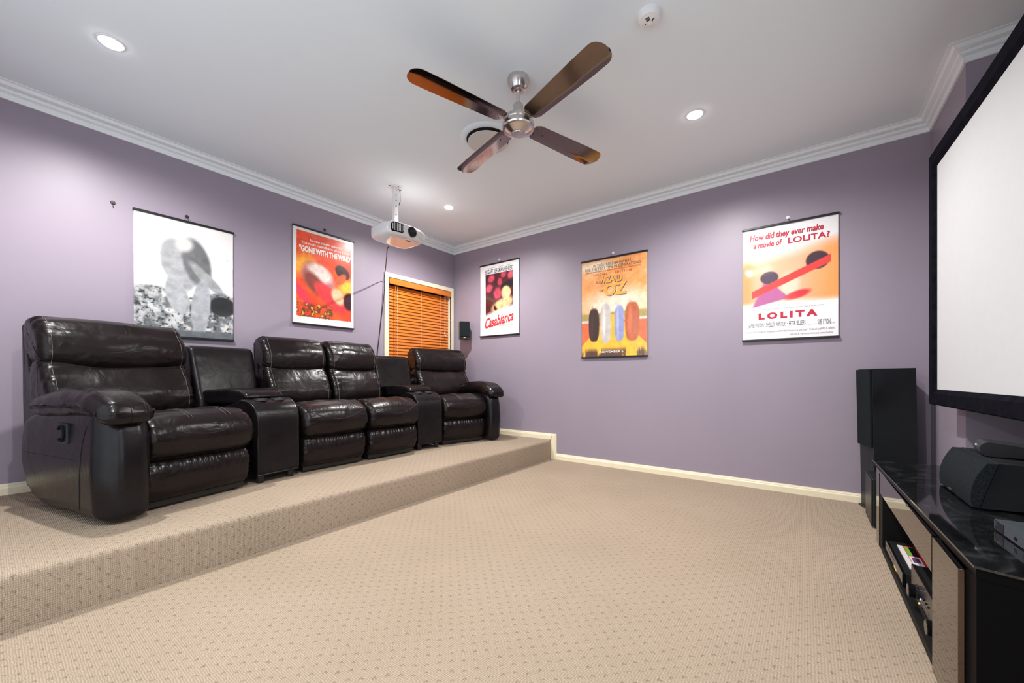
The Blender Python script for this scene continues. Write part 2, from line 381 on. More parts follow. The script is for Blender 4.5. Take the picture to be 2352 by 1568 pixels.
for x in (WX0+0.14, WX0+0.50, WX1-0.17):
    b = MB(); b.tube([(x, 0.010, WZ1-0.06), (x, 0.010, 0.93)], 0.0011, 6); b.tube([(x, 0.062, WZ1-0.06), (x, 0.062, 0.93)], 0.0011, 6); b.build('ladder_cord', M['cord'], bl)
MB().tube([(WX0+0.105, -0.004, WZ1-0.08), (WX0+0.108, -0.004, 1.1)], 0.0045, 8).build('tilt_wand', M['slat'], bl)
for dx, L in ((0, 0.47), (0.010, 0.50)):
    x = WX1 - 0.10 + dx; b = MB(); b.tube([(x, -0.003, WZ1-0.08), (x-dx*0.3, -0.003, WZ1-0.08-L)], 0.0011, 6)
    b.lathe([(0.002, 0), (0.006, -0.004), (0.0075, -0.028), (0.003, -0.03)], (x-dx*0.3, -0.003, WZ1-0.08-L), 12); b.build('pull_cord', M['cord'], bl)

# ---------------------------------------------------------------- ceiling things
dl_labels = ['round recessed downlight above the leftmost recliner', 'round recessed downlight right of the ceiling fan', 'round recessed downlight beside the projector near the room corner', 'round recessed downlight above the camera position']
dl0 = None
for (x, y), lab in zip(DOWNLIGHTS, dl_labels):
    if dl0 is None:
        dl0 = thing('downlight', lab, 'light', (x, y, CEIL), group='recessed ceiling downlights')
        MB().lathe([(0.034, -0.001), (0.036, -0.004), (0.050, -0.005), (0.055, -0.003), (0.056, 0.0)], n=48).build('trim_ring', M['white'], dl0, ang=40)
        MB().lathe([(0.001, -0.0085), (0.043, -0.008), (0.045, -0.002)], n=40).build('bulb_lens', M['bulb'], dl0)
    else: dup(dl0, (x, y, CEIL), lab)
va = thing('ceiling_vent', 'round white air vent on the ceiling behind the fan', 'vent', (-1.613, -1.962, CEIL))
MB().lathe([(0.150, -0.001), (0.155, -0.012), (0.172, -0.014), (0.190, -0.006), (0.200, 0.0)], n=64).build('vent_ring', M['ceiling'], va, ang=50)
MB().lathe([(0.001, -0.0125), (0.154, -0.0125), (0.154, -0.002)], n=64).build('duct_opening', M['shadowgap'], va)
MB().lathe([(0.001, -0.034), (0.138, -0.034), (0.145, -0.031), (0.145, -0.028), (0.02, -0.026), (0.012, -0.0126)], n=64).build('vent_disc', M['offwhite'], va, ang=40)
sm = thing('smoke_detector', 'round white smoke detector on the ceiling near the top edge', 'smoke detector', (-1.905, -3.227, CEIL))
MB().lathe([(0.001, -0.012), (0.054, -0.012), (0.056, 0.0)], n=48).build('base_plate', M['whitematte'], sm, ang=40)
MB().lathe([(0.001, -0.036), (0.030, -0.036), (0.034, -0.033), (0.046, -0.032), (0.053, -0.024), (0.054, -0.012)], n=48).build('detector_body', M['whitematte'], sm, ang=40)
b = MB()
for k in range(4): b.box(-0.028+k*0.006, -0.025+k*0.006, -0.008, 0.010, -0.0372, -0.034)
b.box(0.0, 0.006, 0.018, 0.021, -0.0372, -0.034); b.box(-0.006, -0.002, -0.026, -0.014, -0.0372, -0.034); b.box(-0.006, 0.006, -0.016, -0.013, -0.0372, -0.034); b.build('sound_slots', M['matte'], sm)
MB().lathe([(0.001, -0.0385), (0.011, -0.0385), (0.012, -0.035)], (0.012, 0.0, 0), 24).build('test_button', M['whitematte'], sm)

fan = thing('ceiling_fan', 'four bladed brushed metal ceiling fan with mirror copper toned blades', 'fan', (-1.951, -2.482, CEIL))
MB().lathe([(0.001, 0.0), (0.062, 0.0), (0.064, -0.014), (0.062, -0.020), (0.060, -0.034), (0.042, -0.066), (0.034, -0.070), (0.022, -0.071), (0.014, -0.068)], n=48).build('canopy', M['steel'], fan, ang=30)
MB().lathe([(0.020, -0.068), (0.021, -0.076), (0.012, -0.080), (0.0105, -0.084), (0.0105, -0.20)], n=24).build('down_rod', M['steel'], fan, ang=50)
MB().lathe([(0.0115, -0.150), (0.026, -0.152), (0.029, -0.158), (0.036, -0.232), (0.034, -0.245)], n=40).build('rod_collar', M['steel'], fan, ang=30)
MB().lathe([(0.034, -0.226), (0.076, -0.230), (0.086, -0.238), (0.088, -0.258), (0.084, -0.263), (0.093, -0.268), (0.094, -0.292), (0.090, -0.299), (0.078, -0.300), (0.042, -0.324), (0.036, -0.324), (0.034, -0.328), (0.001, -0.329)], n=64).build('motor_housing', M['steel'], fan, ang=25)
for k in range(4):
    ang = math.radians(72.5 + 90*k)
    # blade outline, x outwards
    L0, L1, w0, w1 = 0.105, 0.668, 0.056, 0.070
    pts = []
    for j in range(13):
        a = -PI/2 + PI*j/12; pts.append((L1 - w1*0.75 + w1*0.75*math.cos(a), w1*math.sin(a)))
    pts += [(L0+0.03, w0), (L0+0.008, w0-0.012), (L0, w0-0.03), (L0, -w0+0.012), (L0+0.012, -w0)]
    T = Matrix.Rotation(ang, 4, 'Z') @ Matrix.Translation((0, 0, -0.268)) @ Matrix.Rotation(math.radians(-9), 4, 'X')
    n = len(pts); th = 0.0018
    NB = 1
    b = MB(); b.add([T @ Vector((x, y, 0.010*(y/w1)**2 + th)) for x, y in pts] + [T @ Vector((x, y, 0.010*(y/w1)**2 - th)) for x, y in pts], [])
    # fold line along the blade: rows across the width
    b = MB(); rows = 9; cols = 30; vv = []; ff = []
    def halfw(x):
        if x > L1 - 0.055: q = (x-(L1-0.055))/0.055; return w1*math.sqrt(max(0.0, 1-q*q*0.97))
        if x < L0 + 0.02: return w0*(0.72+0.28*math.sqrt(max(0, 1-((L0+0.02-x)/0.02)**2)))
        return w0 + (w1-w0)*min(1, (x-L0)/0.4)
    for s_ in (1, -1):
        for i in range(cols+1):
            u = i/cols; u = 1-(1-u)**1.6; x = L0 + (L1-L0)*u
            for j in range(rows):
                q = -1 + 2*j/(rows-1); y = q*halfw(x)
                cz = 0.008*max(0, q-0.45) if q > 0.45 else 0
                vv.append(T @ Vector((x, y, cz + s_*0.0012)))
    m = (cols+1)*rows
    for i in range(cols):
        for j in range(rows-1):
            a = i*rows+j; ff.append((a, a+rows, a+rows+1, a+1)); ff.append((m+a, m+a+1, m+a+rows+1, m+a+rows))
        for j in (0, rows-1):
            a = i*rows+j; ff.append((a, a+rows, m+a+rows, m+a))
    for i in (0, cols):
        for j in range(rows-1):
            a = i*rows+j; ff.append((a, a+1, m+a+1, m+a))
    b.add(vv, ff); bo = b.build('blade', M['blade'], fan, ang=12)
    b = MB(); b.box(0.07, 0.165, -0.022, 0.022, 0.0020, 0.0060, 0, T); b.build('blade_iron', M['steel'], bo)
    for sx, sy in ((0.125, 0.018), (0.125, -0.024), (0.185, 0.0)): MB().lathe([(0.0035, -0.0012), (0.003, -0.004), (0.0005, -0.0045)], n=10, M=T @ Matrix.Translation((sx, sy, 0))).build('screw', M['screw'], bo)

# ---------------------------------------------------------------- projector
pm = thing('projector_mount', 'white ceiling bracket holding the projector', 'bracket', (-1.556, -0.80, CEIL))
MB().prism([(-0.075, 0), (-0.03, 0.055), (0.03, 0.055), (0.075, 0), (0.03, -0.055), (-0.03, -0.055)], -0.004, 0).build('ceiling_plate', M['whitematte'], pm)
for x, y in ((-0.06, 0), (0.06, 0), (0, 0.045), (0.0, -0.045)): MB().lathe([(0.001, -0.008), (0.005, -0.007), (0.006, -0.004)], (x, y, 0), 12).build('screw', M['brownscrew'], pm)
MB().box(-0.026, 0.026, -0.022, 0.022, -0.050, -0.004, 0.004).build('swivel_block', M['whitematte'], pm)
MB().box(-0.022, 0.022, -0.018, 0.018, -0.33, -0.045, 0.004).build('drop_arm', M['whitematte'], pm)
for z in (-0.035, -0.08, -0.13, -0.18, -0.26): MB().lathe([(0.004, -0.0265), (0.0035, -0.0185)], (-0.008, 0.0, z), 10, axis='y').build('screw_hole', M['screw'], pm)
b = MB()
for dx, dy in ((-0.09, 0.05), (0.09, 0.05), (-0.09, -0.06), (0.09, -0.06)): b.tube([(0, 0, -0.325), (dx, dy, -0.350), (dx, dy, -0.366)], 0.006, 8)
b.tube([(0.0, 0, -0.32), (0.0, 0, -0.345)], 0.02, 12); b.build('spider_arm', M['whitematte'], pm)
b = MB(); b.tube([(0.02, -0.02, -0.01), (0.034, -0.024, -0.03), (0.036, -0.024, -0.12), (0.026, -0.022, -0.16)], 0.003, 8)
b.build('cable_loop', M['cable'], pm)

pj = thing('projector', 'white home projector hanging under the ceiling bracket', 'projector', (-1.532, -0.80, 2.18), 0)
# body: rounded plan, domed belly; front faces -y
def pj_body():
    NXp, NZ = 72, 14; v = []; f = []
    hx, hy = 0.210, 0.155
    def ring(sx, sy, z, bow):
        out = []
        for k in range(NXp):
            a = 2*PI*k/NXp; c, s = math.cos(a), math.sin(a); e = 2/5.0
            x = sx*math.copysign(abs(c)**e, c); y = sy*math.copysign(abs(s)**e, s)
            if y < 0: y -= bow*(1-(x/sx)**2)*(-y/sy)
            out.append((x, y, z))
        return out
    lev = [(0.55, -0.020), (0.80, -0.016), (0.93, -0.006), (0.985, 0.008), (1.0, 0.024), (1.0, 0.075), (0.985, 0.090), (0.94, 0.100), (0.85, 0.105)]
    for sc, z in lev: v += ring(hx*sc + 0.0, hy*sc, z, 0.030)
    for i in range(len(lev)-1):
        for k in range(NXp): f.append((i*NXp+k, i*NXp+(k+1) % NXp, (i+1)*NXp+(k+1) % NXp, (i+1)*NXp+k))
    f.append(tuple(range(NXp-1, -1, -1))); f.append(tuple((len(lev)-1)*NXp+k for k in range(NXp)))
    return MB().add(v, f)
pj_body().build('projector_body', M['white'], pj, ang=40)
def py(x, sgn=-1): return -0.155 - 0.030*(1-(x/0.21)**2)
def frontpatch(x0, x1, z0, z1, off, rad=0.02, nx=14):
    v = []; f = []
    for i in range(nx+1):
        x = x0 + (x1-x0)*i/nx; e = min(i, nx-i)/nx*(x1-x0); c = 0 if e >= rad else rad - math.sqrt(max(0, rad*rad-(rad-e)**2))
        for z in (z0+c*0.9, z1-c*0.9): v.append((x, py(x)-off, z)); v.append((x, py(x)+0.02, z))
    for i in range(nx):
        a = i*4; f += [(a, a+4, a+6, a+2), (a, a+1, a+5, a+4), (a+2, a+6, a+7, a+3)]
    f += [(0, 2, 3, 1), (nx*4, nx*4+1, nx*4+3, nx*4+2)]
    return MB().add(v, f)
frontpatch(-0.180, -0.070, 0.008, 0.088, 0.0025).build('vent_recess', M['matte'], pj)
frontpatch(0.105, 0.185, 0.012, 0.084, 0.0025).build('vent_recess', M['offwhite'], pj)
for x0, x1, m_ in ((-0.174, -0.076, 'whitematte'), (0.110, 0.180, 'whitematte')):
    b = MB(); nfin = 8
    for k in range(nfin):
        x = x0 + (x1-x0)*k/(nfin-1); e = 0.012 if k in (0, nfin-1) else 0.003
        b.box(x-0.0022, x+0.0022, py(x)-0.006, py(x)+0.004, 0.012+e, 0.084-e)
    b.build('vent_fins', M[m_], pj)
MB().lathe([(0.046, py(0.02)+0.01), (0.046, py(0.02)-0.006), (0.043, py(0.02)-0.010), (0.036, py(0.02)-0.010), (0.033, py(0.02)-0.004)], (0.02, 0, 0.045), 40, axis='y').build('lens_ring', M['blackplastic'], pj, ang=30)
MB().lathe([(0.032, py(0.02)-0.002), (0.029, py(0.02)-0.009), (0.021, py(0.02)-0.010), (0.019, py(0.02)-0.006), (0.012, py(0.02)-0.008), (0.001, py(0.02)-0.009)], (0.02, 0, 0.045), 40, axis='y').build('lens_glass', M['lens'], pj, ang=30)
b = MB(); b.box(0.000, 0.050, -0.135, -0.110, -0.0225, -0.015, 0.002); b.build('foot_release', M['blackplastic'], pj)
MB().box(-0.012, 0.062, -0.150, -0.100, -0.0215, -0.012, 0.003).build('foot_panel', M['white'], pj)
b = MB(); b.lathe([(0.010, 0.11), (0.010, 0.1)], (-0.14, 0.09, 0), 16); b.lathe([(0.009, 0.122), (0.011, 0.110), (0.011, 0.104)], (-0.14, 0.09, 0), 16); b.build('adjustable_foot', M['blackplastic'], pj)
pts = [(-1.522, -0.66, 2.155), (-1.500, -0.60, 2.150), (-1.40, -0.45, 2.115), (-1.25, -0.22, 2.065), (-1.135, -0.035, 2.02), (-1.122, -0.026, 1.95), (-1.128, -0.022, 1.84), (-1.136, -0.014, 1.73), (-1.162, -0.009, 1.505), (-1.185, -0.009, 1.32), (-1.205, -0.009, 1.15), (-1.22, -0.02, 0.8), (-1.22, -0.02, 0.30)]
def smoothpts(P, n=8):
    P = [Vector(p) for p in P]; out = []
    for i in range(len(P)-1):
        p0, p1, p2, p3 = P[max(i-1, 0)], P[i], P[i+1], P[min(i+2, len(P)-1)]
        for k in range(n):
            t = k/n; out.append(0.5*((2*p1) + (p2-p0)*t + (2*p0-5*p1+4*p2-p3)*t*t + (3*p1-p0-3*p2+p3)*t**3))
    return out + [P[-1]]
CABLE_PTS = pts

# ---------------------------------------------------------------- text
def text_mesh(s, bold=0.0, shear=0.0, space=1.0):
    cu = bpy.data.curves.new('lettering', 'FONT'); cu.body = s; cu.size = 1; cu.offset = bold; cu.shear = shear; cu.space_character = space; cu.resolution_u = 3
    o = bpy.data.objects.new('t', cu); COL.objects.link(o)
    bpy.context.view_layer.update()
    dg = bpy.context.evaluated_depsgraph_get(); me = bpy.data.meshes.new_from_object(o.evaluated_get(dg))
    v = [q.co.copy() for q in me.vertices]; f = [tuple(p.vertices) for p in me.polygons]
    bpy.data.objects.remove(o); bpy.data.curves.remove(cu); bpy.data.meshes.remove(me)
    xs = [q.x for q in v]; ys = [q.y for q in v]
    return v, f, min(xs), max(xs), min(ys), max(ys)
def lettering(parent, s, x0, x1, z0, z1, mat, fn, bold=0.0, shear=0.0, slope=0.0, space=1.0, name='lettering'):
    """fits text s in the rectangle x0..x1, z0..z1 on the surface y = fn(x, z)"""
    v, f, a, b_, c, d = text_mesh(s, bold, shear, space)
    out = []
    for q in v:
        x = x0 + (q.x-a)/(b_-a)*(x1-x0); z = z0 + (q.y-c)/(d-c)*(z1-z0) + slope*(x-x0)
        out.append((x, fn(x, z), z))
    return mk(name, out, f, mat, parent)

# ---------------------------------------------------------------- posters
def art_mat():
    t = NT('glossy_print'); a = t.n('ShaderNodeVertexColor', layer_name='ink')
    t.l(a.outputs[0], t.b.inputs['Base Color']); t.b.inputs['Roughness'].default_value = 0.30; t.b.inputs['Coat Weight'].default_value = 0.8; t.b.inputs['Coat Roughness'].default_value = 0.07
    return t.m
M['art'] = art_mat()
def lin(c):
    c = np.array(c, float)/255.0
    return np.where(c <= 0.04045, c/12.92, ((c+0.055)/1.055)**2.4)
def poster(label, loc, rotz, Wp, Hp, paint, hooklabel, group='posters on the walls', hook='white', phase=0.0):
    t = thing('poster', label, 'poster', loc, rotz, group)
    fn0 = lambda x, z: -0.012 - 0.0016*math.sin(7*z + phase + 2*x) - 0.0009*math.sin(19*x + 5*z + phase)
    nx, nz = 150, 220
    X, Z = np.meshgrid(np.linspace(0, 1, nx+1), np.linspace(0, 1, nz+1))
    C = paint(X, Z)                         # X: 0..1 left to right, Z: 0..1 bottom to top
    rng = np.random.default_rng(3)
    v = []; f = []
    for j in range(nz+1):
        for i in range(nx+1):
            x = (i/nx-0.5)*Wp; z = j/nz*Hp; v.append((x, fn0(x, z), z))
    for j in range(nz):
        for i in range(nx):
            a = j*(nx+1)+i; f.append((a, a+1, a+nx+2, a+nx+1))
    o = mk('printed_sheet', v, f, M['art'], t, True)
    ca = o.data.color_attributes.new('ink', 'FLOAT_COLOR', 'POINT')
    L = lin(np.clip(C, 0, 255)).reshape(-1, 3); ca.data.foreach_set('color', np.concatenate([L, np.ones((len(L), 1))], 1).astype(np.float32).ravel())
    md = o.modifiers.new('thickness', 'SOLIDIFY'); md.thickness = 0.0008; md.offset = -1
    for zz in (-0.002, Hp+0.002):
        MB().box(-Wp/2-0.006, Wp/2+0.006, -0.022, -0.004, zz-0.008, zz+0.008, 0.003).build('hanging_rail', M['rod'], t)
    # a small adhesive hook and string loop
    b = MB(); b.lathe([(0.013, 0.0), (0.013, -0.004), (0.010, -0.006)], (0, 0, Hp+0.045), 20, axis='y'); b.tube([(0, -0.004, Hp+0.05), (0, -0.010, Hp+0.035), (0, -0.020, Hp+0.028), (0, -0.020, Hp+0.036)], 0.0028, 8)
    hk = thing('wall_hook', '', 'hook', (0, 0, 0), 0, 'small adhesive hooks on the walls')
    hk.location = loc; hk.rotation_euler = (0, 0, rotz); b.build('hook_body', M[{'white': 'whitematte', 'grey': 'screw'}[hook]], hk)
    hk['label'] = hooklabel
    MB().tube([(-0.03, -0.015, Hp+0.006), (0, -0.020, Hp+0.030), (0.03, -0.015, Hp+0.006)], 0.0008, 5).build('hanging_string', M['cable'], t)
    return t, (lambda x, z: fn0(x, z) - 0.0012)
def blob(X, Z, cx, cz, rx, rz, ang=0, soft=0.15, p=2.0):
    a = math.radians(ang); dx = X-cx; dz = (Z-cz)
    u = (dx*math.cos(a)+dz*math.sin(a))/rx; w_ = (-dx*math.sin(a)+dz*math.cos(a))/rz
    d = (np.abs(u)**p + np.abs(w_)**p)**(1/p)
    return np.clip((1+soft-d)/(2*soft), 0, 1)
def over(C, m, col): return C*(1-m[..., None]) + np.array(col, float)*m[..., None]
def vnoise(X, Z, s, seed=0, octv=4):
    out = np.zeros_like(X); amp = 1; tot = 0
    for o_ in range(octv):
        rng = np.random.default_rng(seed+o_); G = rng.random((80, 80)); sx = X*s; sz = Z*s*1.45
        xi = np.floor(sx).astype(int); zi = np.floor(sz).astype(int); fx = sx-xi; fz = sz-zi; fx = fx*fx*(3-2*fx); fz = fz*fz*(3-2*fz)
        g = lambda a, b: G[(b) % 80, (a) % 80]
        out += amp*((g(xi, zi)*(1-fx)+g(xi+1, zi)*fx)*(1-fz) + (g(xi, zi+1)*(1-fx)+g(xi+1, zi+1)*fx)*fz); tot += amp; amp *= 0.55; s *= 2.1
    return out/tot
def flat(X, c): return np.ones(X.shape+(3,))*np.array(c, float)

def paint1(X, Z):   # grey pencil-like abstract
    C = flat(X, (238, 236, 234)); n = vnoise(X, Z, 6, 1); n2 = vnoise(X, Z, 16, 9)
    C = over(C, np.clip((0.42-Z)/0.02, 0, 1)*(X < 0.25)*0.5, (170, 172, 174))
    C = over(C, blob(X, Z, 0.42, 0.62, 0.17, 0.24, 35, 0.12), (158, 160, 163))
    C = over(C, blob(X, Z, 0.60, 0.66, 0.14, 0.22, 25, 0.12), (105, 107, 110))
    C = over(C, blob(X, Z, 0.47, 0.80, 0.09, 0.06, 10, 0.3), (205, 204, 202))
    C = over(C, blob(X, Z, 0.72, 0.52, 0.24, 0.05, -35, 0.2), (150, 152, 155))
    band = np.clip((0.40 - Z + 0.03*np.sin(X*9))/0.03, 0, 1)
    C = over(C, band*np.clip((n2-0.30)*3, 0, 1), (96, 102, 106)); C = over(C, band*np.clip((n-0.52)*6, 0, 1)*0.8, (214, 216, 217))
    C = over(C, band*np.clip((vnoise(X, Z, 34, 4)-0.55)*7, 0, 1)*0.85, (38, 42, 45))
    C = over(C, blob(X, Z, 0.88, 0.30, 0.15, 0.09, 0, 0.1), (38, 40, 42))
    C = over(C, blob(X, Z, 0.40, 0.35, 0.10, 0.17, 30, 0.08), (165, 168, 172)); C = over(C, blob(X, Z, 0.64, 0.28, 0.10, 0.24, -8, 0.08), (160, 164, 170))
    C = over(C, np.clip((0.07-Z)/0.02, 0, 1), (95, 102, 108))
    g = 1 + (n2-0.5)[..., None]*0.35*(Z[..., None] < 0.75); return C*g
def paint2(X, Z):   # orange field with warm glow
    C = flat(X, (236, 72, 32)); n = vnoise(X, Z, 7, 3); n2 = vnoise(X, Z, 20, 5)
    C = over(C, np.clip((n-0.45)*4, 0, 1)*0.5, (248, 110, 40)); C = over(C, blob(X, Z, 0.12, 0.62, 0.2, 0.1, 20, 0.5), (252, 170, 50)); C = over(C, blob(X, Z, 0.9, 0.45, 0.18, 0.10, 0, 0.5), (252, 190, 70))
    C = over(C, blob(X, Z, 0.40, 0.50, 0.28, 0.15, -15, 0.15)*1.0, (190, 120, 118)); C = over(C, blob(X, Z, 0.42, 0.56, 0.20, 0.09, -12, 0.2), (236, 214, 205))
    C = over(C, blob(X, Z, 0.34, 0.43, 0.20, 0.09, -30, 0.25), (140, 62, 50)); C = over(C, blob(X, Z, 0.80, 0.62, 0.13, 0.07, -15, 0.12), (62, 22, 22))
    C = over(C, blob(X, Z, 0.78, 0.54, 0.10, 0.05, 30, 0.2), (205, 96, 52)); C = over(C, blob(X, Z, 0.60, 0.31, 0.30, 0.10, -25, 0.12), (228, 58, 62))
    C = over(C, blob(X, Z, 0.72, 0.34, 0.12, 0.08, -30, 0.2), (246, 190, 150)); C = over(C, blob(X, Z, 0.92, 0.30, 0.10, 0.10, 20, 0.15), (60, 22, 28)); C = over(C, blob(X, Z, 0.12, 0.32, 0.22, 0.045, -40, 0.3), (226, 50, 80))
    bt = np.clip((0.24-Z)/0.04, 0, 1)*np.clip((0.66-X)/0.05, 0, 1); C = over(C, bt*np.clip((n2-0.42)*8, 0, 1)*0.9, (88, 50, 28)); C = over(C, bt*np.clip((n2-0.60)*10, 0, 1), (240, 180, 60))
    C *= 1 + (n2-0.5)[..., None]*0.25
    e = np.minimum(np.minimum(X-0.05, 0.955-X)*0.66, np.minimum(Z-0.075+0.02*(n-0.5), 0.965-Z)); C = over(C, (e < 0)*1.0, (240, 238, 236)); return C
def paint3(X, Z):   # maroon panel on white paper
    C = flat(X, (70, 24, 30)); n = vnoise(X, Z, 6, 7); n2 = vnoise(X, Z, 22, 2)
    for cx, cz, rx, rz, c in ((0.30, 0.80, 0.08, 0.05, (190, 70, 88)), (0.52, 0.74, 0.06, 0.05, (170, 58, 76)), (0.62, 0.84, 0.07, 0.05, (180, 66, 84)), (0.80, 0.81, 0.08, 0.05, (200, 78, 96)), (0.24, 0.67, 0.09, 0.055, (198, 74, 92)), (0.46, 0.58, 0.10, 0.08, (186, 62, 84))):
        C = over(C, blob(X, Z, cx, cz, rx, rz, 10, 0.3), c)
    C = over(C, blob(X, Z, 0.72, 0.68, 0.17, 0.05, 8, 0.12), (24, 20, 20)); C = over(C, blob(X, Z, 0.68, 0.58, 0.12, 0.09, 0, 0.15), (238, 190, 138)); C = over(C, blob(X, Z, 0.58, 0.42, 0.28, 0.085, 12, 0.2), (214, 180, 130))
    C = over(C, blob(X, Z, 0.40, 0.38, 0.05, 0.03, -40, 0.2), (30, 24, 24)); C *= 1 + (n2-0.5)[..., None]*0.5
    fade = np.clip((Z - 0.255 - 0.14*X + 0.03*(n-0.5))/0.05, 0, 1)
    e = (X > 0.14)*(X < 0.865)*(Z < 0.865)*fade; return over(flat(X, (238, 237, 238)), e, C) if False else flat(X, (238, 237, 238))*(1-e[..., None]) + C*e[..., None]
def paint4(X, Z):   # orange sky, yellow path, red fields
    n = vnoise(X, Z, 4, 11); n2 = vnoise(X, Z, 18, 6)
    C = flat(X, (242, 158, 92)); C = over(C, np.clip((n-0.42)*4, 0, 1), (248, 196, 140)); C = over(C, blob(X, Z, 0.55, 0.52, 0.5, 0.14, 0, 0.5), (240, 222, 200)); C = over(C, blob(X, Z, 0.25, 0.93, 0.3, 0.05, 0, 0.4), (250, 228, 200))
    C = over(C, np.clip((0.46-Z)/0.02, 0, 1)*np.clip((Z-0.30)/0.1, 0, 1), (170, 152, 86)); C = over(C, np.clip((0.385-Z)/0.01, 0, 1)*((X < 0.28)+(X > 0.75)), (214, 210, 200))
    C = over(C, np.clip((0.36-Z)/0.01, 0, 1), (222, 108, 62)); wp = 0.10+(0.40-Z)*1.45
    C = over(C, np.clip((wp-np.abs(X-0.5))/0.02, 0, 1)*np.clip((0.43-Z)/0.01, 0, 1), (240, 186, 58))
    C = over(C, np.clip((0.10-Z)/0.05, 0, 1)*np.clip((vnoise(X, Z*0.3, 7, 8)-0.45)*10, 0, 1), (92, 66, 52))
    for cx, cz, rx, rz, c in ((0.20, 0.33, 0.085, 0.17, (62, 44, 40)), (0.39, 0.34, 0.085, 0.20, (196, 190, 186)), (0.60, 0.33, 0.075, 0.18, (150, 156, 196)), (0.79, 0.34, 0.105, 0.19, (186, 98, 62))):
        C = over(C, blob(X, Z, cx, cz, rx, rz, 0, 0.06, 3.0), c); C = over(C, blob(X, Z, cx-rx*0.3, cz+0.02, rx*0.25, rz*0.75, 0, 0.6), tuple(min(255, q*1.18) for q in c))
    C *= 1 + (n2-0.5)[..., None]*0.22; return C
def paint5(X, Z):   # peach and orange abstract on white
    n = vnoise(X, Z, 5, 12); C = flat(X, (242, 240, 242))
    band = np.clip((Z-0.30-0.0*X)/0.05, 0, 1)*np.clip((0.80-Z-(0.5-X)*0.10)/0.12, 0, 1)
    C = over(C, band, (246, 176, 140)); C = over(C, band*np.clip((X-0.62)/0.3, 0, 1), (250, 160, 90)); C = over(C, band*np.clip((0.16-X)/0.1, 0, 1), (250, 150, 90))
    C = over(C, blob(X, Z, 0.52, 0.47, 0.10, 0.10, 0, 0.3), (250, 206, 182))
    tri = np.clip((Z-0.28-0.16*(X-0.08))/0.01, 0, 1)*np.clip((0.52-Z-np.maximum(0, X-0.30)*0.75)/0.01, 0, 1)*np.clip((X-0.09-(Z-0.28)*0.6)/0.03, 0, 1)*(X < 0.5)
    C = over(C, tri, (176, 84, 142))
    # plain abstract: a broad red diagonal ribbon with two loose dark discs
    ln = (Z - 0.520 - (X-0.5)*0.30)
    C = over(C, blob(X, Z, 0.80, 0.645, 0.115, 0.075, 0, 0.08), (60, 34, 48)); C = over(C, blob(X, Z, 0.30, 0.545, 0.10, 0.055, 0, 0.08), (72, 50, 70))
    C = over(C, np.clip((0.036-np.abs(ln))/0.008, 0, 1)*(X > 0.10)*(X < 0.93), (222, 56, 50))
    C = over(C, blob(X, Z, 0.60, 0.375, 0.13, 0.032, 10, 0.25), (212, 50, 58)); return C

P1, f1 = poster('greyscale pencil drawing poster hanging behind the leftmost recliner', (-2.885, 0, 1.222), 0, 0.605, 0.888, paint1, 'small dark wall hook holding the greyscale drawing poster', hook='grey', phase=0.3)
P2, f2 = poster('orange and red film poster hanging left of the window blind', (-1.80, 0, 1.425), 0, 0.61, 0.910, paint2, 'small dark wall hook holding the orange and red poster', hook='grey', phase=1.5)
P3, f3 = poster('dark maroon film poster with red script title, nearest the corner', (0, -0.79, 1.435), -PI/2, 0.61, 0.895, paint3, 'small white wall hook above the maroon poster nearest the corner', phase=2.0)
P4, f4 = poster('orange sky and yellow path film poster in the middle of the right wall', (0, -2.266, 1.125), -PI/2, 0.69, 1.008, paint4, 'small white wall hook above the orange sky poster', phase=4.0)
P5, f5 = poster('white and peach film poster with crimson title, nearest the projection screen', (0, -3.72, 1.222), -PI/2, 0.618, 0.918, paint5, 'small white wall hook above the white and peach poster', phase=5.2)
w_, h_ = 0.61, 0.91
R = lambda Wp, a: (a-0.5)*Wp
lettering(P2, 'In new screen splendor...', R(w_, .26), R(w_, .84), h_*.868, h_*.902, M['inkwhite'], f2, .02)
lettering(P2, 'The most magnificent picture ever!', R(w_, .12), R(w_, .94), h_*.828, h_*.862, M['inkwhite'], f2, .02)
lettering(P2, '"GONE WITH THE WIND"', R(w_, .09), R(w_, .96), h_*.752, h_*.818, M['inkwhite'], f2, .05)
h_ = 0.895
lettering(P3, 'BOGART BERGMAN HENREID', R(w_, .14), R(w_, .86), h_*.872, h_*.935, M['ink'], f3, .01, space=1.0)
lettering(P3, 'Humphrey      Ingrid      Paul', R(w_, .18), R(w_, .80), h_*.943, h_*.958, M['greyink'], f3, 0, .3)
lettering(P3, 'Casablanca', R(w_, .13), R(w_, .87), h_*.10, h_*.245, M['red'], f3, .03, .35, slope=0.17)
lettering(P3, 'CLAUDE  CONRAD  SYDNEY  PETER', R(w_, .42), R(w_, .84), h_*.155, h_*.165, M['greyink'], f3)
lettering(P3, 'RAINS VEIDT GREENSTREET LORRE', R(w_, .40), R(w_, .86), h_*.125, h_*.149, M['greyink'], f3)
lettering(P3, 'Directed by MICHAEL CURTIZ', R(w_, .48), R(w_, .80), h_*.098, h_*.113, M['greyink'], f3)
lettering(P3, 'A HAL B. WALLIS\nPRODUCTION', R(w_, .70), R(w_, .86), h_*.285, h_*.315, M['greyink'], f3)
w_, h_ = 0.69, 1.008
lettering(P4, 'IN THEATRES EVERYWHERE', R(w_, .19), R(w_, .77), h_*.928, h_*.955, M['greenink'], f4)
lettering(P4, 'FOR THE FIRST TIME IN GENERATIONS', R(w_, .06), R(w_, .91), h_*.893, h_*.922, M['greenink'], f4)
lettering(P4, 'DIGITALLY RESTORED AND REMASTERED IN DIGITAL STEREO SOUND', R(w_, .07), R(w_, .91), h_*.872, h_*.884, M['rust'], f4, .02)
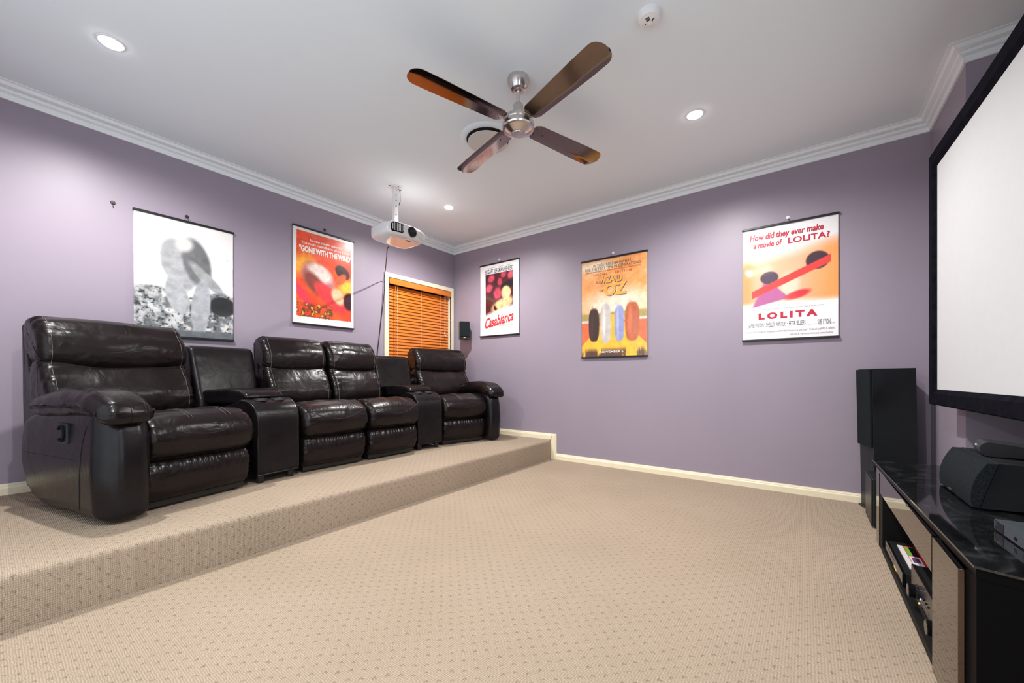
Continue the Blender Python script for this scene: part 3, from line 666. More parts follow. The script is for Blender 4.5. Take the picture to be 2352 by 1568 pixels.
lettering(P4, 'SPECIAL', R(w_, .19), R(w_, .42), h_*.835, h_*.856, M['rust'], f4, .03, space=1.3)
lettering(P4, 'EDITION', R(w_, .53), R(w_, .78), h_*.835, h_*.860, M['rust'], f4, .03, space=1.3)
for off, m_, dy in ((0.006, 'purpleink', 0.0), (0.0, 'orangeink', 0.0006)):
    g4 = (lambda d: (lambda x, z: f4(x, z) - d))(dy)
    lettering(P4, 'THE', R(w_, .22)+off, R(w_, .30)+off, h_*.760-off, h_*.785-off, M[m_], g4, .03)
    lettering(P4, 'WIZARD', R(w_, .29)+off, R(w_, .64)+off, h_*.750-off, h_*.825-off, M[m_], g4, .05)
    lettering(P4, 'OF', R(w_, .28)+off, R(w_, .35)+off, h_*.670-off, h_*.695-off, M[m_], g4, .03)
    lettering(P4, 'OZ', R(w_, .36)+off, R(w_, .71)+off, h_*.615-off, h_*.745-off, M[m_], g4, .05)
lettering(P4, 'NOVEMBER 6', R(w_, .30), R(w_, .66), h_*.040, h_*.062, M['inkwhite'], f4, .01)
w_, h_ = 0.618, 0.918
lettering(P5, 'How did they ever make', R(w_, .08), R(w_, .86), h_*.875, h_*.945, M['crimson'], f5, .03, .15)
lettering(P5, 'a movie of', R(w_, .12), R(w_, .44), h_*.820, h_*.872, M['crimson'], f5, .03, .15)
lettering(P5, 'LOLITA?', R(w_, .50), R(w_, .92), h_*.820, h_*.872, M['crimson'], f5, .025)
lettering(P5, 'METRO-GOLDWYN-MAYER presents in association with SEVEN ARTS PRODUCTIONS JAMES B. HARRIS and STANLEY KUBRICK\'S', R(w_, .11), R(w_, .86), h_*.262, h_*.272, M['greyink'], f5)
lettering(P5, 'LOLITA', R(w_, .18), R(w_, .80), h_*.180, h_*.238, M['crimson'], f5, .06, space=1.5)
lettering(P5, 'Starring', R(w_, .03), R(w_, .06), h_*.105, h_*.112, M['greyink'], f5)
lettering(P5, 'JAMES MASON \u2022 SHELLEY WINTERS \u2022 PETER SELLERS', R(w_, .065), R(w_, .68), h_*.100, h_*.150, M['ink'], f5)
lettering(P5, 'as "Quilty" and introducing', R(w_, .69), R(w_, .79), h_*.110, h_*.118, M['greyink'], f5)
lettering(P5, 'SUE LYON', R(w_, .80), R(w_, .925), h_*.105, h_*.150, M['ink'], f5)
lettering(P5, 'as "Lolita"', R(w_, .93), R(w_, .97), h_*.110, h_*.118, M['greyink'], f5)
lettering(P5, 'Directed by STANLEY KUBRICK \u2022 Screenplay by VLADIMIR NABOKOV based on his novel "Lolita"', R(w_, .03), R(w_, .70), h_*.058, h_*.078, M['greyink'], f5)
lettering(P5, 'Produced by JAMES B. HARRIS', R(w_, .72), R(w_, .97), h_*.058, h_*.080, M['greyink'], f5)
lettering(P5, 'APPROVED BY THE PRODUCTION CODE ADMINISTRATION', R(w_, .52), R(w_, .95), h_*.030, h_*.042, M['greyink'], f5)
# lone hook on the back wall
hk = thing('wall_hook', 'lone dark adhesive hook on the bare wall left of the drawing poster', 'hook', (-3.290, 0, 2.12), 0, 'small adhesive hooks on the walls')
b = MB(); b.lathe([(0.013, 0.0), (0.013, -0.004), (0.010, -0.006)], (0, 0, 0), 20, axis='y'); b.tube([(0, -0.004, 0.0), (0, -0.010, -0.012), (0, -0.022, -0.024), (0, -0.022, -0.014)], 0.003, 8); b.build('hook_body', M['screw'], hk)

tag(MB().tube(smoothpts(CABLE_PTS), 0.0042, 8).build('projector_cable', M['cable'], None, True), 'black cable hanging from the projector and down the wall beside the window', 'cable')
tag(MB().tube(smoothpts([(-0.024, -0.12, 0.33), (-0.06, -0.30, 0.335), (-0.10, -0.42, 0.30), (-0.105, -0.45, 0.245), (-0.09, -0.40, 0.222), (-0.05, -0.25, 0.222)]), 0.004, 8).build('power_cord', M['whitecable'], None, True), 'white cord looping out behind the right end of the seating', 'cable')

# ---------------------------------------------------------------- leather seating
def catmull(P, n):
    out = []; m = len(P)
    for i in range(m):
        p0, p1, p2, p3 = (Vector(P[(i+k-1) % m]) for k in range(4))
        for k in range(n):
            t = k/n; out.append(0.5*((2*p1)+(p2-p0)*t+(2*p0-5*p1+4*p2-p3)*t*t+(3*p1-p0-3*p2+p3)*t**3))
    return out
def cushion(x0, x1, prof, rad=0.05, nseg=5, nx=60, puck=0.0035, lump=0.004, shape=None, seed=0, pl=0.05, flip=1):
    """closed side profile (y,z) swept in x with rounded puckered ends; returns MB, plus a function giving surface points"""
    C = catmull(prof, nseg); n = len(C); cen = sum(C, Vector((0, 0)))/n
    area = sum(C[i].x*C[(i+1) % n].y - C[(i+1) % n].x*C[i].y for i in range(n)); sg = 1 if area > 0 else -1
    N = []
    for i in range(n):
        d = (C[(i+1) % n]-C[i-1]).normalized(); N.append(Vector((d.y, -d.x))*sg)
    rings = []; stations = []
    for k in range(8): stations.append((rad*(1-math.cos(PI/2*k/7)), rad*(1-math.sin(PI/2*k/7))))
    xs = [(x0+a, b_) for a, b_ in stations]; L = x1-x0-2*rad
    xs += [(x0+rad+L*k/nx, 0.0) for k in range(1, nx)] + [(x1-a, b_) for a, b_ in reversed(stations)]
    v = []; ends = {}
    for x, ins in xs:
        d = min(x-x0, x1-x)
        for i in range(n):
            arcp = i/n*40
            dd = -ins
            fr = math.exp(-d/pl)
            if puck: dd += puck*fr*noise.noise(Vector((arcp*1.9+seed, d*9, seed*3.1)))*2.0
            if lump: dd += lump*noise.noise(Vector((x*5+seed*7.7, C[i].x*6, C[i].y*6+seed)))*1.6
            p = C[i] + N[i]*dd
            q = Vector((x, p.x, p.y))
            if x in (xs[0][0], xs[-1][0]): ends.setdefault(x, []).append(q.copy())
            if shape: q = shape(q, (x-x0)/(x1-x0), i/n)
            v.append((q.x*flip, q.y, q.z))
    f = []; m = len(xs)
    for j in range(m-1):
        for i in range(n): f.append((j*n+i, j*n+(i+1) % n, (j+1)*n+(i+1) % n, (j+1)*n+i))
    for j in (0, m-1):
        x = xs[j][0]; E = ends[x]; c = sum(E, Vector())/n; prev = [j*n+i for i in range(n)]
        for sc in (0.85, 0.65, 0.4, 0.2):
            cur = []
            for i in range(n):
                q = c.lerp(E[i], sc)
                if shape: q = shape(q, (x-x0)/(x1-x0), i/n)
                v.append((q.x*flip, q.y, q.z)); cur.append(len(v)-1)
            for i in range(n): f.append((prev[i], prev[(i+1) % n], cur[(i+1) % n], cur[i]))
            prev = cur
        q = shape(c.copy(), (x-x0)/(x1-x0), 0) if shape else c
        v.append((q.x*flip, q.y, q.z)); ci = len(v)-1
        for i in range(n): f.append((prev[i], prev[(i+1) % n], ci))
    b = MB(); b.add(v, f); b.n = n; b.m = m; b.xs = [x for x, _ in xs]
    return b
def seam_ring(b, x, i0, i1, r=0.0016, off=0.0012):
    """stitch line round the cushion at station x over profile fraction i0..i1"""
    j = min(range(b.m), key=lambda q: abs(b.xs[q]-x)); n = b.n
    cc = sum((Vector(b.v[j*n+i]) for i in range(n)), Vector())/n
    pts = []
    for i in range(int(i0*n), int(i1*n)+1):
        p = Vector(b.v[j*n+i % n]); d = (p-cc).normalized(); pts.append(p+d*off)
    return pts
def seam_row(b, i, x0, x1, off=0.001, wav=0.0, n0=None):
    n = b.n; pts = []
    js = [j for j in range(b.m) if x0 <= b.xs[j] <= x1]
    for q, j in enumerate(js):
        ii = i + wav*math.sin(PI*q/(len(js)-1)); a = int(math.floor(ii)); t = ii-a
        p = Vector(b.v[j*n+a % n])*(1-t) + Vector(b.v[j*n+(a+1) % n])*t
        cc = sum((Vector(b.v[j*n+k]) for k in range(0, n, 4)), Vector())/len(range(0, n, 4))
        pts.append(p + (p-cc).normalized()*off)
    return pts
# side profiles (y towards the wall, z up); origin at front bottom of the seat
P_SEAT = [(0.66, 0.30), (0.30, 0.27), (0.06, 0.245), (-0.035, 0.275), (-0.080, 0.355), (-0.060, 0.440), (0.01, 0.495), (0.10, 0.515), (0.25, 0.500), (0.46, 0.475), (0.66, 0.46)]
P_FOOT = [(0.10, 0.045), (0.02, 0.040), (-0.030, 0.075), (-0.050, 0.15), (-0.045, 0.215), (-0.015, 0.258), (0.05, 0.275), (0.12, 0.26), (0.12, 0.15)]
P_LUMB = [(0.66, 0.405), (0.56, 0.425), (0.5, 0.505), (0.495, 0.585), (0.53, 0.665), (0.58, 0.74), (0.615, 0.795), (0.68, 0.805), (0.76, 0.765), (0.76, 0.605), (0.72, 0.455)]
P_HEAD = [(0.68, 0.775), (0.61, 0.785), (0.585, 0.83), (0.595, 0.91), (0.635, 0.975), (0.68, 1.025), (0.75, 1.045), (0.815, 1.025), (0.835, 0.96), (0.81, 0.87), (0.76, 0.8)]
P_SHELL = [(0.72, 0.105), (0.66, 0.305), (0.68, 0.555), (0.74, 0.805), (0.785, 0.98), (0.83, 1.01), (0.86, 0.985), (0.86, 0.805), (0.85, 0.505), (0.83, 0.205), (0.8, 0.095)]
def seat_shape(q, s, t):    # crowned middle, drooping front seam
    k = math.sin(PI*max(0, min(1, s))); q = q.copy()
    if q.z > 0.42: q.z += 0.012*(k-0.4)
    if q.y < 0.0: q.y -= 0.014*k
    return q
def foot_shape(q, s, t):
    k = math.sin(PI*s); q = q.copy()
    if q.y < 0.03: q.y -= 0.012*k
    # gathered pleats under the upper edge
    if q.z > 0.17 and q.y < 0.05: q.y += 0.004*math.sin(s*90+3*math.sin(s*13))*max(0, (q.z-0.17)/0.1)
    return q
def head_shape(q, s, t):
    q = q.copy(); k = math.sin(PI*s)
    if q.z < 0.86: q.z -= 0.040*k*(0.86-q.z)/0.1
    else: q.z += 0.006*k
    if q.y < 0.62: q.y -= 0.012*k
    return q
def recliner(name, label, loc, rotz, W, arm=0, seed=0, wb=None):
    """arm: -1 arm on the left (viewer), +1 on the right, 0 armless. local x runs 0..W left to right"""
    t = thing(name, label, 'recliner', loc, rotz, 'black leather reclining seats')
    A = 0.175 if arm else 0.0
    fl = 1
    def X(a): return a if arm <= 0 else W - a     # coordinate measured from the outer (arm) side
    def rng(a, b_): return tuple(sorted((X(a), X(b_))))
    s0, s1 = rng(A + 0.003, W - 0.004)
    bs = cushion(s0, s1, P_SEAT, 0.045, 6, 50, 0.009, 0.004, seat_shape, seed+1)
    so = bs.build('seat_cushion', M['leather'], t, True)
    mb = MB(); n = bs.n
    mb.tube(seam_row(bs, 5.15/11*n, s0+0.02, s1-0.02, 0.0008, -0.80/11*n), 0.0018, 6); mb.build('seam', M['darkthread'], so, True)
    mb = MB()
    for fx in (0.36, 0.40, 0.72, 0.76): mb.tube(seam_ring(bs, s0+(s1-s0)*fx, 5.6/11, 9.6/11), 0.0009, 5)
    mb.build('seam', M['thread'], so, True)
    f0, f1 = rng(A + 0.008, W - 0.012)
    bf = cushion(f0, f1, P_FOOT, 0.035, 6, 90, 0.006, 0.003, foot_shape, seed+2); bf.build('footrest', M['leather'], t, True)
    MB().box(f0+0.02, f1-0.02, 0.0, 0.62, 0.012, 0.10, 0.006).build('base_frame', M['blackplastic'], t)
    for fx in (0.06, (f1-f0)-0.10):
        for yy in (0.03, 0.55): MB().box(f0+fx, f0+fx+0.04, yy, yy+0.04, 0.0, 0.014).build('foot', M['blackplastic'], t)
    h0, h1 = rng(0.010 if arm else 0.006, W - 0.006 - (0.03 if arm else 0))
    bl_ = cushion(h0+0.004, h1-0.004, P_LUMB, 0.040, 6, 60, 0.010, 0.007, None, seed+3, 0.07); lo = bl_.build('back_cushion', M['leather'], t, True)
    bh = cushion(h0, h1, P_HEAD, 0.045, 6, 60, 0.008, 0.004, head_shape, seed+4); ho = bh.build('headrest', M['leather'], t, True)
    for bb, oo, i0, i1 in ((bl_, lo, 1.6/11, 6.6/11), (bh, ho, 0.8/11, 7.0/11)):
        mb = MB()
        for xx in (h0+0.040, h1-0.040): mb.tube(seam_ring(bb, xx, i0, i1, off=0.0006), 0.0011, 6)
        mb.build('seam', M['thread'], oo, True)
    if arm:
        mb = MB(); mb.tube(seam_ring(bl_, X(0.20), 2.5/11, 6.2/11, off=0.0006), 0.0012, 6); mb.build('seam', M['darkthread'], lo, True)
    cushion(h0+0.006, h1-0.006, P_SHELL, 0.03, 5, 20, 0.001, 0.001, None, seed+5).build('back_shell', M['leather2'], t, True)
    if arm:
        # arm body: plan-rounded front panel
        a0, a1 = rng(0.0, A+0.012)
        PB = [(0.62, 0.035), (0.30, 0.022), (0.02, 0.018), (-0.098, 0.020), (-0.125, 0.09), (-0.132, 0.25), (-0.120, 0.40), (-0.085, 0.49), (-0.02, 0.535), (0.12, 0.545), (0.40, 0.535), (0.70, 0.51), (0.79, 0.42), (0.77, 0.20)]
        def armshape(q, s, tt):
            q = q.copy(); so_ = s if arm < 0 else 1-s       # 0 outer .. 1 inner
            if q.y < 0: q.y += 0.075*min(1, -q.y/0.13)*max(0, (0.45-so_)/0.45)**2
            k = 0.012*math.sin(PI*min(1, max(0, (q.z)/0.5)))
            q.x += -k*max(0, 1-1.6*so_)*(1 if arm < 0 else -1)
            return q
        ba = cushion(a0, a1, PB, 0.055, 6, 24, 0.0015, 0.002, armshape, seed+6); ao = ba.build('arm_panel', M['leather2'], t, True)
        # seam separating front panel and side panel
        mb = MB(); n = ba.n
        xo = X(-0.004)
        # vertical seam on the outer side, arching over the front panel top
        from mathutils.bvhtree import BVHTree
        bvh = BVHTree.FromPolygons([Vector(p) for p in ba.v], ba.f)
        def onto(P_, off=0.0006):
            out = []
            for p in smoothpts(P_, 6):
                q, nn, _, _ = bvh.find_nearest(p)
                out.append(q + ((p-q).normalized()*off if (p-q).length > 1e-5 else Vector()))
            return out
        mb.tube(onto([(X(-0.03), 0.10, 0.05), (X(-0.03), 0.085, 0.15), (X(-0.03), 0.075, 0.28), (X(-0.02), 0.065, 0.38), (X(0.0), 0.03, 0.47), (X(0.03), -0.03, 0.52), (X(0.07), -0.09, 0.52), (X(0.12), -0.12, 0.50), (X(0.17), -0.12, 0.47)]), 0.0020, 6)
        mb.tube(onto([(X(-0.03), 0.08, 0.30), (X(-0.03), 0.30, 0.301), (X(-0.03), 0.50, 0.302), (X(-0.03), 0.72, 0.30)]), 0.0014, 6)
        mb.build('seam', M['darkthread'], ao, True)
        mb = MB(); mb.tube(seam_row(ba, 7.35/14*n, a0+0.02, a1-0.01, 0.0008, 0.25/14*n), 0.0013, 6); mb.build('seam', M['thread'], ao, True)
        # puffy arm pad
        c0, c1 = rng(-0.030, A+0.025)
        PP = [(0.60, 0.50), (0.35, 0.505), (0.10, 0.515), (-0.04, 0.495), (-0.110, 0.480), (-0.145, 0.505), (-0.135, 0.560), (-0.075, 0.605), (0.05, 0.640), (0.25, 0.650), (0.45, 0.630), (0.62, 0.585)]
        def padshape(q, s, tt):
            q = q.copy(); k = math.sin(PI*s)
            if q.z > 0.56: q.z += 0.010*(k-0.5)
            q.z -= 0.035*max(0, -q.y-0.02)
            q.x += 0.012*(1 if arm < 0 else -1)*max(0, -q.y*6)*(1 if (s < 0.5) == (arm < 0) else -0.3)
            return q
        bp_ = cushion(c0, c1, PP, 0.062, 6, 30, 0.006, 0.006, padshape, seed+8); po = bp_.build('armrest', M['leather'], t, True)
        mb = MB(); n = bp_.n
        for xx in (X(0.025), X(A-0.03)): mb.tube(seam_ring(bp_, xx, 5.4/12, 9.6/12, off=0.0006), 0.0014, 6)
        mb.build('seam', M['darkthread'], po, True)
        # recline latch
        lb = MB(); lb.box(X(-0.016), X(0.0), 0.20, 0.30, 0.375, 0.475, 0.004); la = lb.build('recline_latch', M['blackplastic'], t)
        ring = [(X(-0.020), 0.25+0.030*math.cos(a)*(1 if abs(math.cos(a)) < 0.9 else 0.95), 0.425+0.038*math.sin(a)) for a in [PI*0.15+k*2*PI*0.80/16 for k in range(17)]]
        MB().tube(ring, 0.005, 8).build('latch_pull', M['matte'], la)
    return t
def console(label, loc, rotz, wf, wk, seed=0):
    t = thing('console', label, 'console', loc, rotz, 'wedge consoles between the recliners')
    # local x centred; width grows from wf at the front to wk at the back
    def taper(q, s, tt):
        q = q.copy(); k = 1 + (wk/wf-1)*max(0, min(1, q.y/0.72)); q.x *= k; return q
    PB = [(0.66, 0.055), (0.35, 0.050), (0.035, 0.050), (0.006, 0.065), (0.0, 0.10), (0.0, 0.25), (0.0, 0.39), (0.010, 0.452), (0.040, 0.503), (0.10, 0.540), (0.18, 0.552), (0.26, 0.52), (0.45, 0.485), (0.66, 0.48), (0.70, 0.30)]
    bb = cushion(-wf/2, wf/2, PB, 0.010, 6, 30, 0.0, 0.0015, taper, seed); bo = bb.build('console_body', M['leather2'], t, True)
    mb = MB(); n = bb.n
    for xx in (-wf/2+0.016, wf/2-0.016): mb.tube(seam_ring(bb, xx, 3.2/15, 10.0/15, off=0.0006), 0.0011, 6)
    mb.tube(seam_row(bb, 7.2/15*n, -wf/2+0.012, wf/2-0.012, 0.0008, -0.22/15*n), 0.0013, 6); mb.build('seam', M['darkthread'], bo, True)
    PL = [(0.64, 0.515), (0.45, 0.510), (0.25, 0.515), (0.175, 0.550), (0.165, 0.575), (0.20, 0.602), (0.27, 0.618), (0.40, 0.622), (0.55, 0.615), (0.66, 0.60)]
    wl = wf*0.80
    lb_ = cushion(-wl/2, wl/2, PL, 0.022, 6, 24, 0.001, 0.0015, taper, seed+2); lo = lb_.build('console_lid', M['leather2'], t, True)
    mb = MB()
    for xx in (-wl/2+0.010, wl/2-0.010): mb.tube(seam_ring(lb_, xx, 3.0/10, 9.0/10, off=0.0006), 0.0014, 6)
    mb.build('seam', M['darkthread'], lo, True)
    MB().box(-wf*0.42, wf*0.42, 0.20, 0.60, 0.48, 0.516, 0.004).build('lid_hinge_box', M['matte'], t)
    for sx in (-1, 1):
        MB().lathe([(0.041, 0.540), (0.043, 0.5545), (0.037, 0.555), (0.035, 0.551), (0.034, 0.552), (0.001, 0.552)], (sx*0.060*wf/0.29, 0.125, 0), 32).build('cup_holder', M['steel' if False else 'gunmetal'], t, ang=30)
    PK = [(0.62, 0.5), (0.645, 0.6), (0.685, 0.75), (0.725, 0.885), (0.745, 0.92), (0.78, 0.935), (0.82, 0.925), (0.84, 0.88), (0.84, 0.7), (0.82, 0.4), (0.78, 0.1), (0.68, 0.1), (0.64, 0.3)]
    cushion(-wf/2+0.006, wf/2-0.006, PK, 0.022, 6, 24, 0.001, 0.002, taper, seed+4).build('back_panel', M['leather2'], t, True)
    for sx, yy in ((-1, 0.05), (1, 0.05), (-1, 0.62), (1, 0.62)):
        k = 1 + (wk/wf-1)*yy/0.72
        MB().lathe([(0.021, 0.0), (0.023, 0.004), (0.027, 0.055), (0.025, 0.060)], (sx*(wf/2-0.045)*k, yy, 0), 20).build('leg', M['blackplastic'], t, ang=40)
    return t
TH = math.radians(13)
recliner('recliner', 'dark leather recliner with padded arm at the left end of the row', (-3.52, -1.13, SH), TH, 0.735, -1, 1)
recliner('recliner', 'armless dark leather recliner, left seat of the middle pair', (-2.455, -0.885, SH), 0, 0.535, 0, 21)
recliner('recliner', 'armless dark leather recliner, right seat of the middle pair, in front of the window', (-1.915, -0.885, SH), 0, 0.530, 0, 41)
recliner('recliner', 'dark leather recliner with padded arm at the right end, beside the poster wall', (-1.035, -0.835, SH), -TH, 0.735, 1, 61)
console('dark leather wedge console with cup holders, right of the leftmost recliner', (-2.615, -0.955, SH), math.radians(8), 0.285, 0.46, 3)
console('dark leather wedge console with cup holders, below the window blind', (-1.215, -0.895, SH), math.radians(-6.5), 0.285, 0.46, 8)

# ---------------------------------------------------------------- surround speaker on the right wall
sp = thing('wall_speaker', 'small black surround speaker mounted high beside the room corner', 'speaker', (-0.10, -0.30, 1.41), math.radians(0))
sp.location = (-0.115, -0.30, 1.405)
sp.rotation_euler = (0, 0, math.radians(-38))
MB().box(-0.062, 0.062, -0.050, 0.070, 0, 0.225, 0.003).build('speaker_cabinet', M['ash'], sp)
MB().box(-0.058, 0.058, -0.062, -0.050, 0.030, 0.221, 0.004).build('grille', M['cloth'], sp)
MB().box(-0.020, 0.006, -0.0625, -0.05, 0.012, 0.018).build('badge', M['offwhite'], sp)
b = MB(); b.box(-0.018, 0.018, 0.068, 0.09, 0.08, 0.14); b.tube([(0, 0.085, 0.11), (0.062, 0.105, 0.11)], 0.012, 10); b.build('wall_bracket', M['blackplastic'], sp)

# ---------------------------------------------------------------- projection screen
sa = math.radians(1.9)
ps = thing('projection_screen', 'large fixed frame projection screen with white surface and black velvet border', 'projection screen', (-0.605, -4.393, 0.765), PI + sa)
# local x runs along the screen away from the corner (towards the camera side), local -y is the back, +y... front faces room
SW, SHT, fb = 2.37, 1.40, 0.085
def frame_piece(pts_o, pts_i):
    # cross-section from the outer edge to the inner edge, bevelled; front at y=-0.0, back y=+0.03 (local)
    v = [(pts_o[0][0], 0.045, pts_o[0][1]), (pts_o[1][0], 0.045, pts_o[1][1])]
    return v
b = MB()
sec = [(0.0, 0.045), (0.0, 0.006), (0.006, 0.0), (fb-0.022, 0.0), (fb, 0.016), (fb, 0.045)]    # inset, depth
ring = []
for ins, dep in sec:
    ring.append([(ins, dep, ins), (SW-ins, dep, ins), (SW-ins, dep, SHT-ins), (ins, dep, SHT-ins)])
v = [p for r in ring for p in r]; f = []
for k in range(len(sec)):
    k2 = (k+1) % len(sec)
    for i in range(4): f.append((k*4+i, k*4+(i+1) % 4, k2*4+(i+1) % 4, k2*4+i))
b.add(v, f); b.build('frame', M['velvet'], ps)
MB().box(fb-0.002, SW-fb+0.002, 0.016, 0.020, fb-0.002, SHT-fb+0.002).build('screen_surface', M['screen'], ps)
b = MB()
for x in (0.03, SW-0.12):
    for z in (0.25, SHT-0.25): b.box(x, x+0.05, 0.045, 0.070 if x < 1 else 0.045, z, z+0.05)
b = MB(); b.box(0.02, 0.06, 0.045, 0.115, SHT-0.18, SHT-0.13); b.box(0.02, 0.06, 0.045, 0.115, 0.12, 0.17); b.box(SW-0.05, SW-0.01, 0.045, 0.040+0.001, 0.12, 0.17)
b.build('wall_bracket', M['blackplastic'], ps)

# ---------------------------------------------------------------- tower speaker, subwoofer
tw = thing('tower_speaker', 'tall black floorstanding speaker between the poster wall and the screen', 'speaker', (-0.27, -4.195, 0), math.radians(180+14.8), rot=(math.radians(0), math.radians(0), math.radians(180+14.8)))
tw.rotation_euler = (math.radians(1.0), 0, math.radians(180+14.8))
# local: front -> -y ; x from 0 (camera side) to -w
MB().box(-0.207, 0, 0.010, 0.235, 0.012, 0.973, 0.002).build('speaker_cabinet', M['ash'], tw)
MB().box(-0.203, -0.004, -0.006, 0.010, 0.445, 0.969, 0.004).build('grille', M['cloth'], tw)
MB().box(-0.225, 0.018, 0.0, 0.245, 0.0, 0.014, 0.003).build('plinth', M['blackplastic'], tw)
sb = thing('subwoofer', 'low black subwoofer box standing beside the far end of the cabinet', 'speaker', (-0.60, -4.155, 0), PI)
MB().box(-0.290, 0, 0.004, 0.30, 0.010, 0.296, 0.004).build('speaker_cabinet', M['ash'], sb)
MB().box(-0.287, -0.003, -0.003, 0.004, 0.013, 0.293, 0.001).build('front_panel', M['blackplastic'], sb)
for xx in (-0.26, -0.04):
    for yy in (0.02, 0.26): MB().box(xx, xx+0.02, yy, yy+0.02, 0, 0.011).build('foot', M['blackplastic'], sb)
b = MB(); b.box(-0.13, -0.09, -0.0045, -0.002, 0.045, 0.052); b.lathe([(0.004, -0.005), (0.004, -0.002)], (-0.11, 0, 0.035), 10, axis='y'); b.build('badge', M['silver'], sb)

# ---------------------------------------------------------------- TV cabinet
tv = thing('tv_cabinet', 'long black gloss cabinet with bronze mirror doors below the projection screen', 'cabinet', (0, 0, 0))
CX0, CX1, CYF, CYB, CT = -2.375, -0.835, -4.150, -4.68, 0.454
top = [(CX1, CYB), (CX1, CYF+0.016), (-2.364, CYF-0.012), (-2.402, -4.285), (-2.402, CYB)]
MB().prism(top, CT-0.006, CT).build('marble_top', M['marble'], tv)
MB().prism([(CX1-0.006, CYB), (CX1-0.006, CYF+0.008), (-2.360, CYF-0.016), (-2.396, -4.285), (-2.396, CYB)], CT-0.030, CT-0.0065).build('top_edge', M['endp'], tv)
b = MB()
b.box(CX1-0.020, CX1, CYB, CYF-0.012, 0, CT-0.03)           # far side
b.box(-1.010, -0.990, CYB, CYF-0.004, 0, CT-0.03)            # divider of the open bay
b.box(-2.075, -2.055, CYB, CYF-0.012, 0, CT-0.03)
b.box(CX0, CX1, CYB, CYB+0.012, 0, CT-0.03)                  # back
b.box(-2.075, -0.99, CYB, CYF-0.003, 0.0, 0.030)           # bay floor
b.box(-0.99, -0.835, CYB, CYF-0.012, 0.0, 0.03); b.box(-0.990, -0.925, CYF-0.03, CYF-0.004, 0, CT-0.03)
b.box(CX0, -2.06, CYB, CYF-0.06, 0.0, 0.03)
b.build('carcass', M['gap'], tv)
MB().prism([(-2.392, CYB), (-2.392, -4.285), (-2.357, CYF-0.018), (-2.311, CYF-0.010), (-2.311, CYF-0.03), (-2.330, CYF-0.04), (-2.365, -4.285), (-2.365, CYB)], 0, CT-0.03).build('end_panel', M['endp'], tv)
MB().box(-0.925, CX1, CYF-0.012, CYF, 0.003, CT-0.032, 0.001).build('door', M['bronze'], tv)
MB().box(-2.040, -0.992, CYF-0.010, CYF+0.003, 0.305, CT-0.033, 0.001).build('drawer', M['bronze'], tv)
MB().box(-2.310, -2.052, CYF-0.010, CYF+0.003, 0.003, CT-0.033, 0.001).build('door', M['bronze'], tv)
for xx in (-1.05, -1.70): MB().box(xx-0.006, xx+0.006, CYF+0.004, CYF+0.012, CT-0.034, CT-0.024, 0.001).build('glass_clip', M['steel'], tv)
for zz in (0.20, 0.23, 0.26): MB().lathe([(0.0025, 0.001), (0.0025, -0.001)], (-1.0105, -4.25, zz), 8, M=Matrix.Rotation(PI/2, 4, 'Y')).build('shelf_pin', M['steel'], tv)

# disc player, magazine, receiver
dp = thing('disc_player', 'black gloss disc player on the lower shelf at the far end of the open bay', 'player', (-1.065, CYF-0.009, 0.030), PI)
MB().box(0, 0.43, 0.012, 0.36, 0.006, 0.056, 0.002).build('player_case', M['blackplastic'], dp)
MB().box(-0.001, 0.431, 0.0, 0.012, 0.004, 0.057, 0.002).build('front_panel', M['gloss'], dp)
MB().box(0.03, 0.24, -0.0008, 0.002, 0.040, 0.041).build('disc_tray_gap', M['matte'], dp)
MB().box(0.24, 0.30, -0.0008, 0.002, 0.010, 0.020).build('yellow_sticker', M['yellowlabel'], dp)
for xx in (0.03, 0.38):
    for yy in (0.02, 0.30): MB().box(xx, xx+0.025, yy, yy+0.025, 0, 0.007).build('foot', M['blackplastic'], dp)
mg = thing('magazine', 'red, green and white printed leaflet lying on the disc player', 'magazine', (-1.126, -4.193, 0.0862), PI)
MB().box(0, 0.30, 0, 0.19, 0, 0.004).build('cover', M['paper'], mg)
MB().box(0.0, 0.30, 0.018, 0.19, 0.004, 0.0044).build('red_panel', M['red'], mg)
MB().box(0.012, 0.13, 0.021, 0.036, 0.0044, 0.0048).build('green_picture', M['green'], mg)
MB().box(0.012, 0.13, 0.036, 0.060, 0.0044, 0.0048).build('dark_picture', M['matte'], mg)
MB().box(0.14, 0.28, 0.020, 0.056, 0.0044, 0.0048).build('white_box', M['paper'], mg)
MB().box(0.155, 0.215, 0.026, 0.050, 0.0048, 0.0052).build('device_picture', M['ledb' if False else 'purpleink'], mg)
rc = thing('av_receiver', 'black gloss amplifier with two large round knobs in the cabinet bay', 'amplifier', (-1.575, CYF-0.024, 0.030), PI)
MB().box(0, 0.430, 0.014, 0.38, 0.012, 0.130, 0.002).build('receiver_case', M['blackplastic'], rc)
MB().box(-0.002, 0.432, 0.0, 0.014, 0.010, 0.132, 0.002).build('front_panel', M['semigloss'], rc)
for xx in (0.100, 0.385): MB().lathe([(0.027, 0.0), (0.027, -0.003), (0.0250, -0.005), (0.0240, -0.024), (0.022, -0.026), (0.001, -0.026)], (xx, 0, 0.062), 36, axis='y').build('knob', M['gloss'], rc, ang=30)
MB().lathe([(0.003, -0.0015), (0.003, 0.002)], (0.160, 0, 0.060), 10, axis='y').build('blue_light', M['ledb'], rc)
MB().lathe([(0.0028, -0.0015), (0.0028, 0.002)], (0.138, 0, 0.035), 10, axis='y').build('amber_light', M['leda'], rc)
b = MB()
for k in range(6): b.box(0.18+k*0.018, 0.192+k*0.018, -0.0015, 0.002, 0.035, 0.041)
for k in range(3): b.lathe([(0.004, -0.003), (0.004, 0.002)], (0.22+k*0.03, 0, 0.085), 10, axis='y')
b.build('button_row', M['matte'], rc)
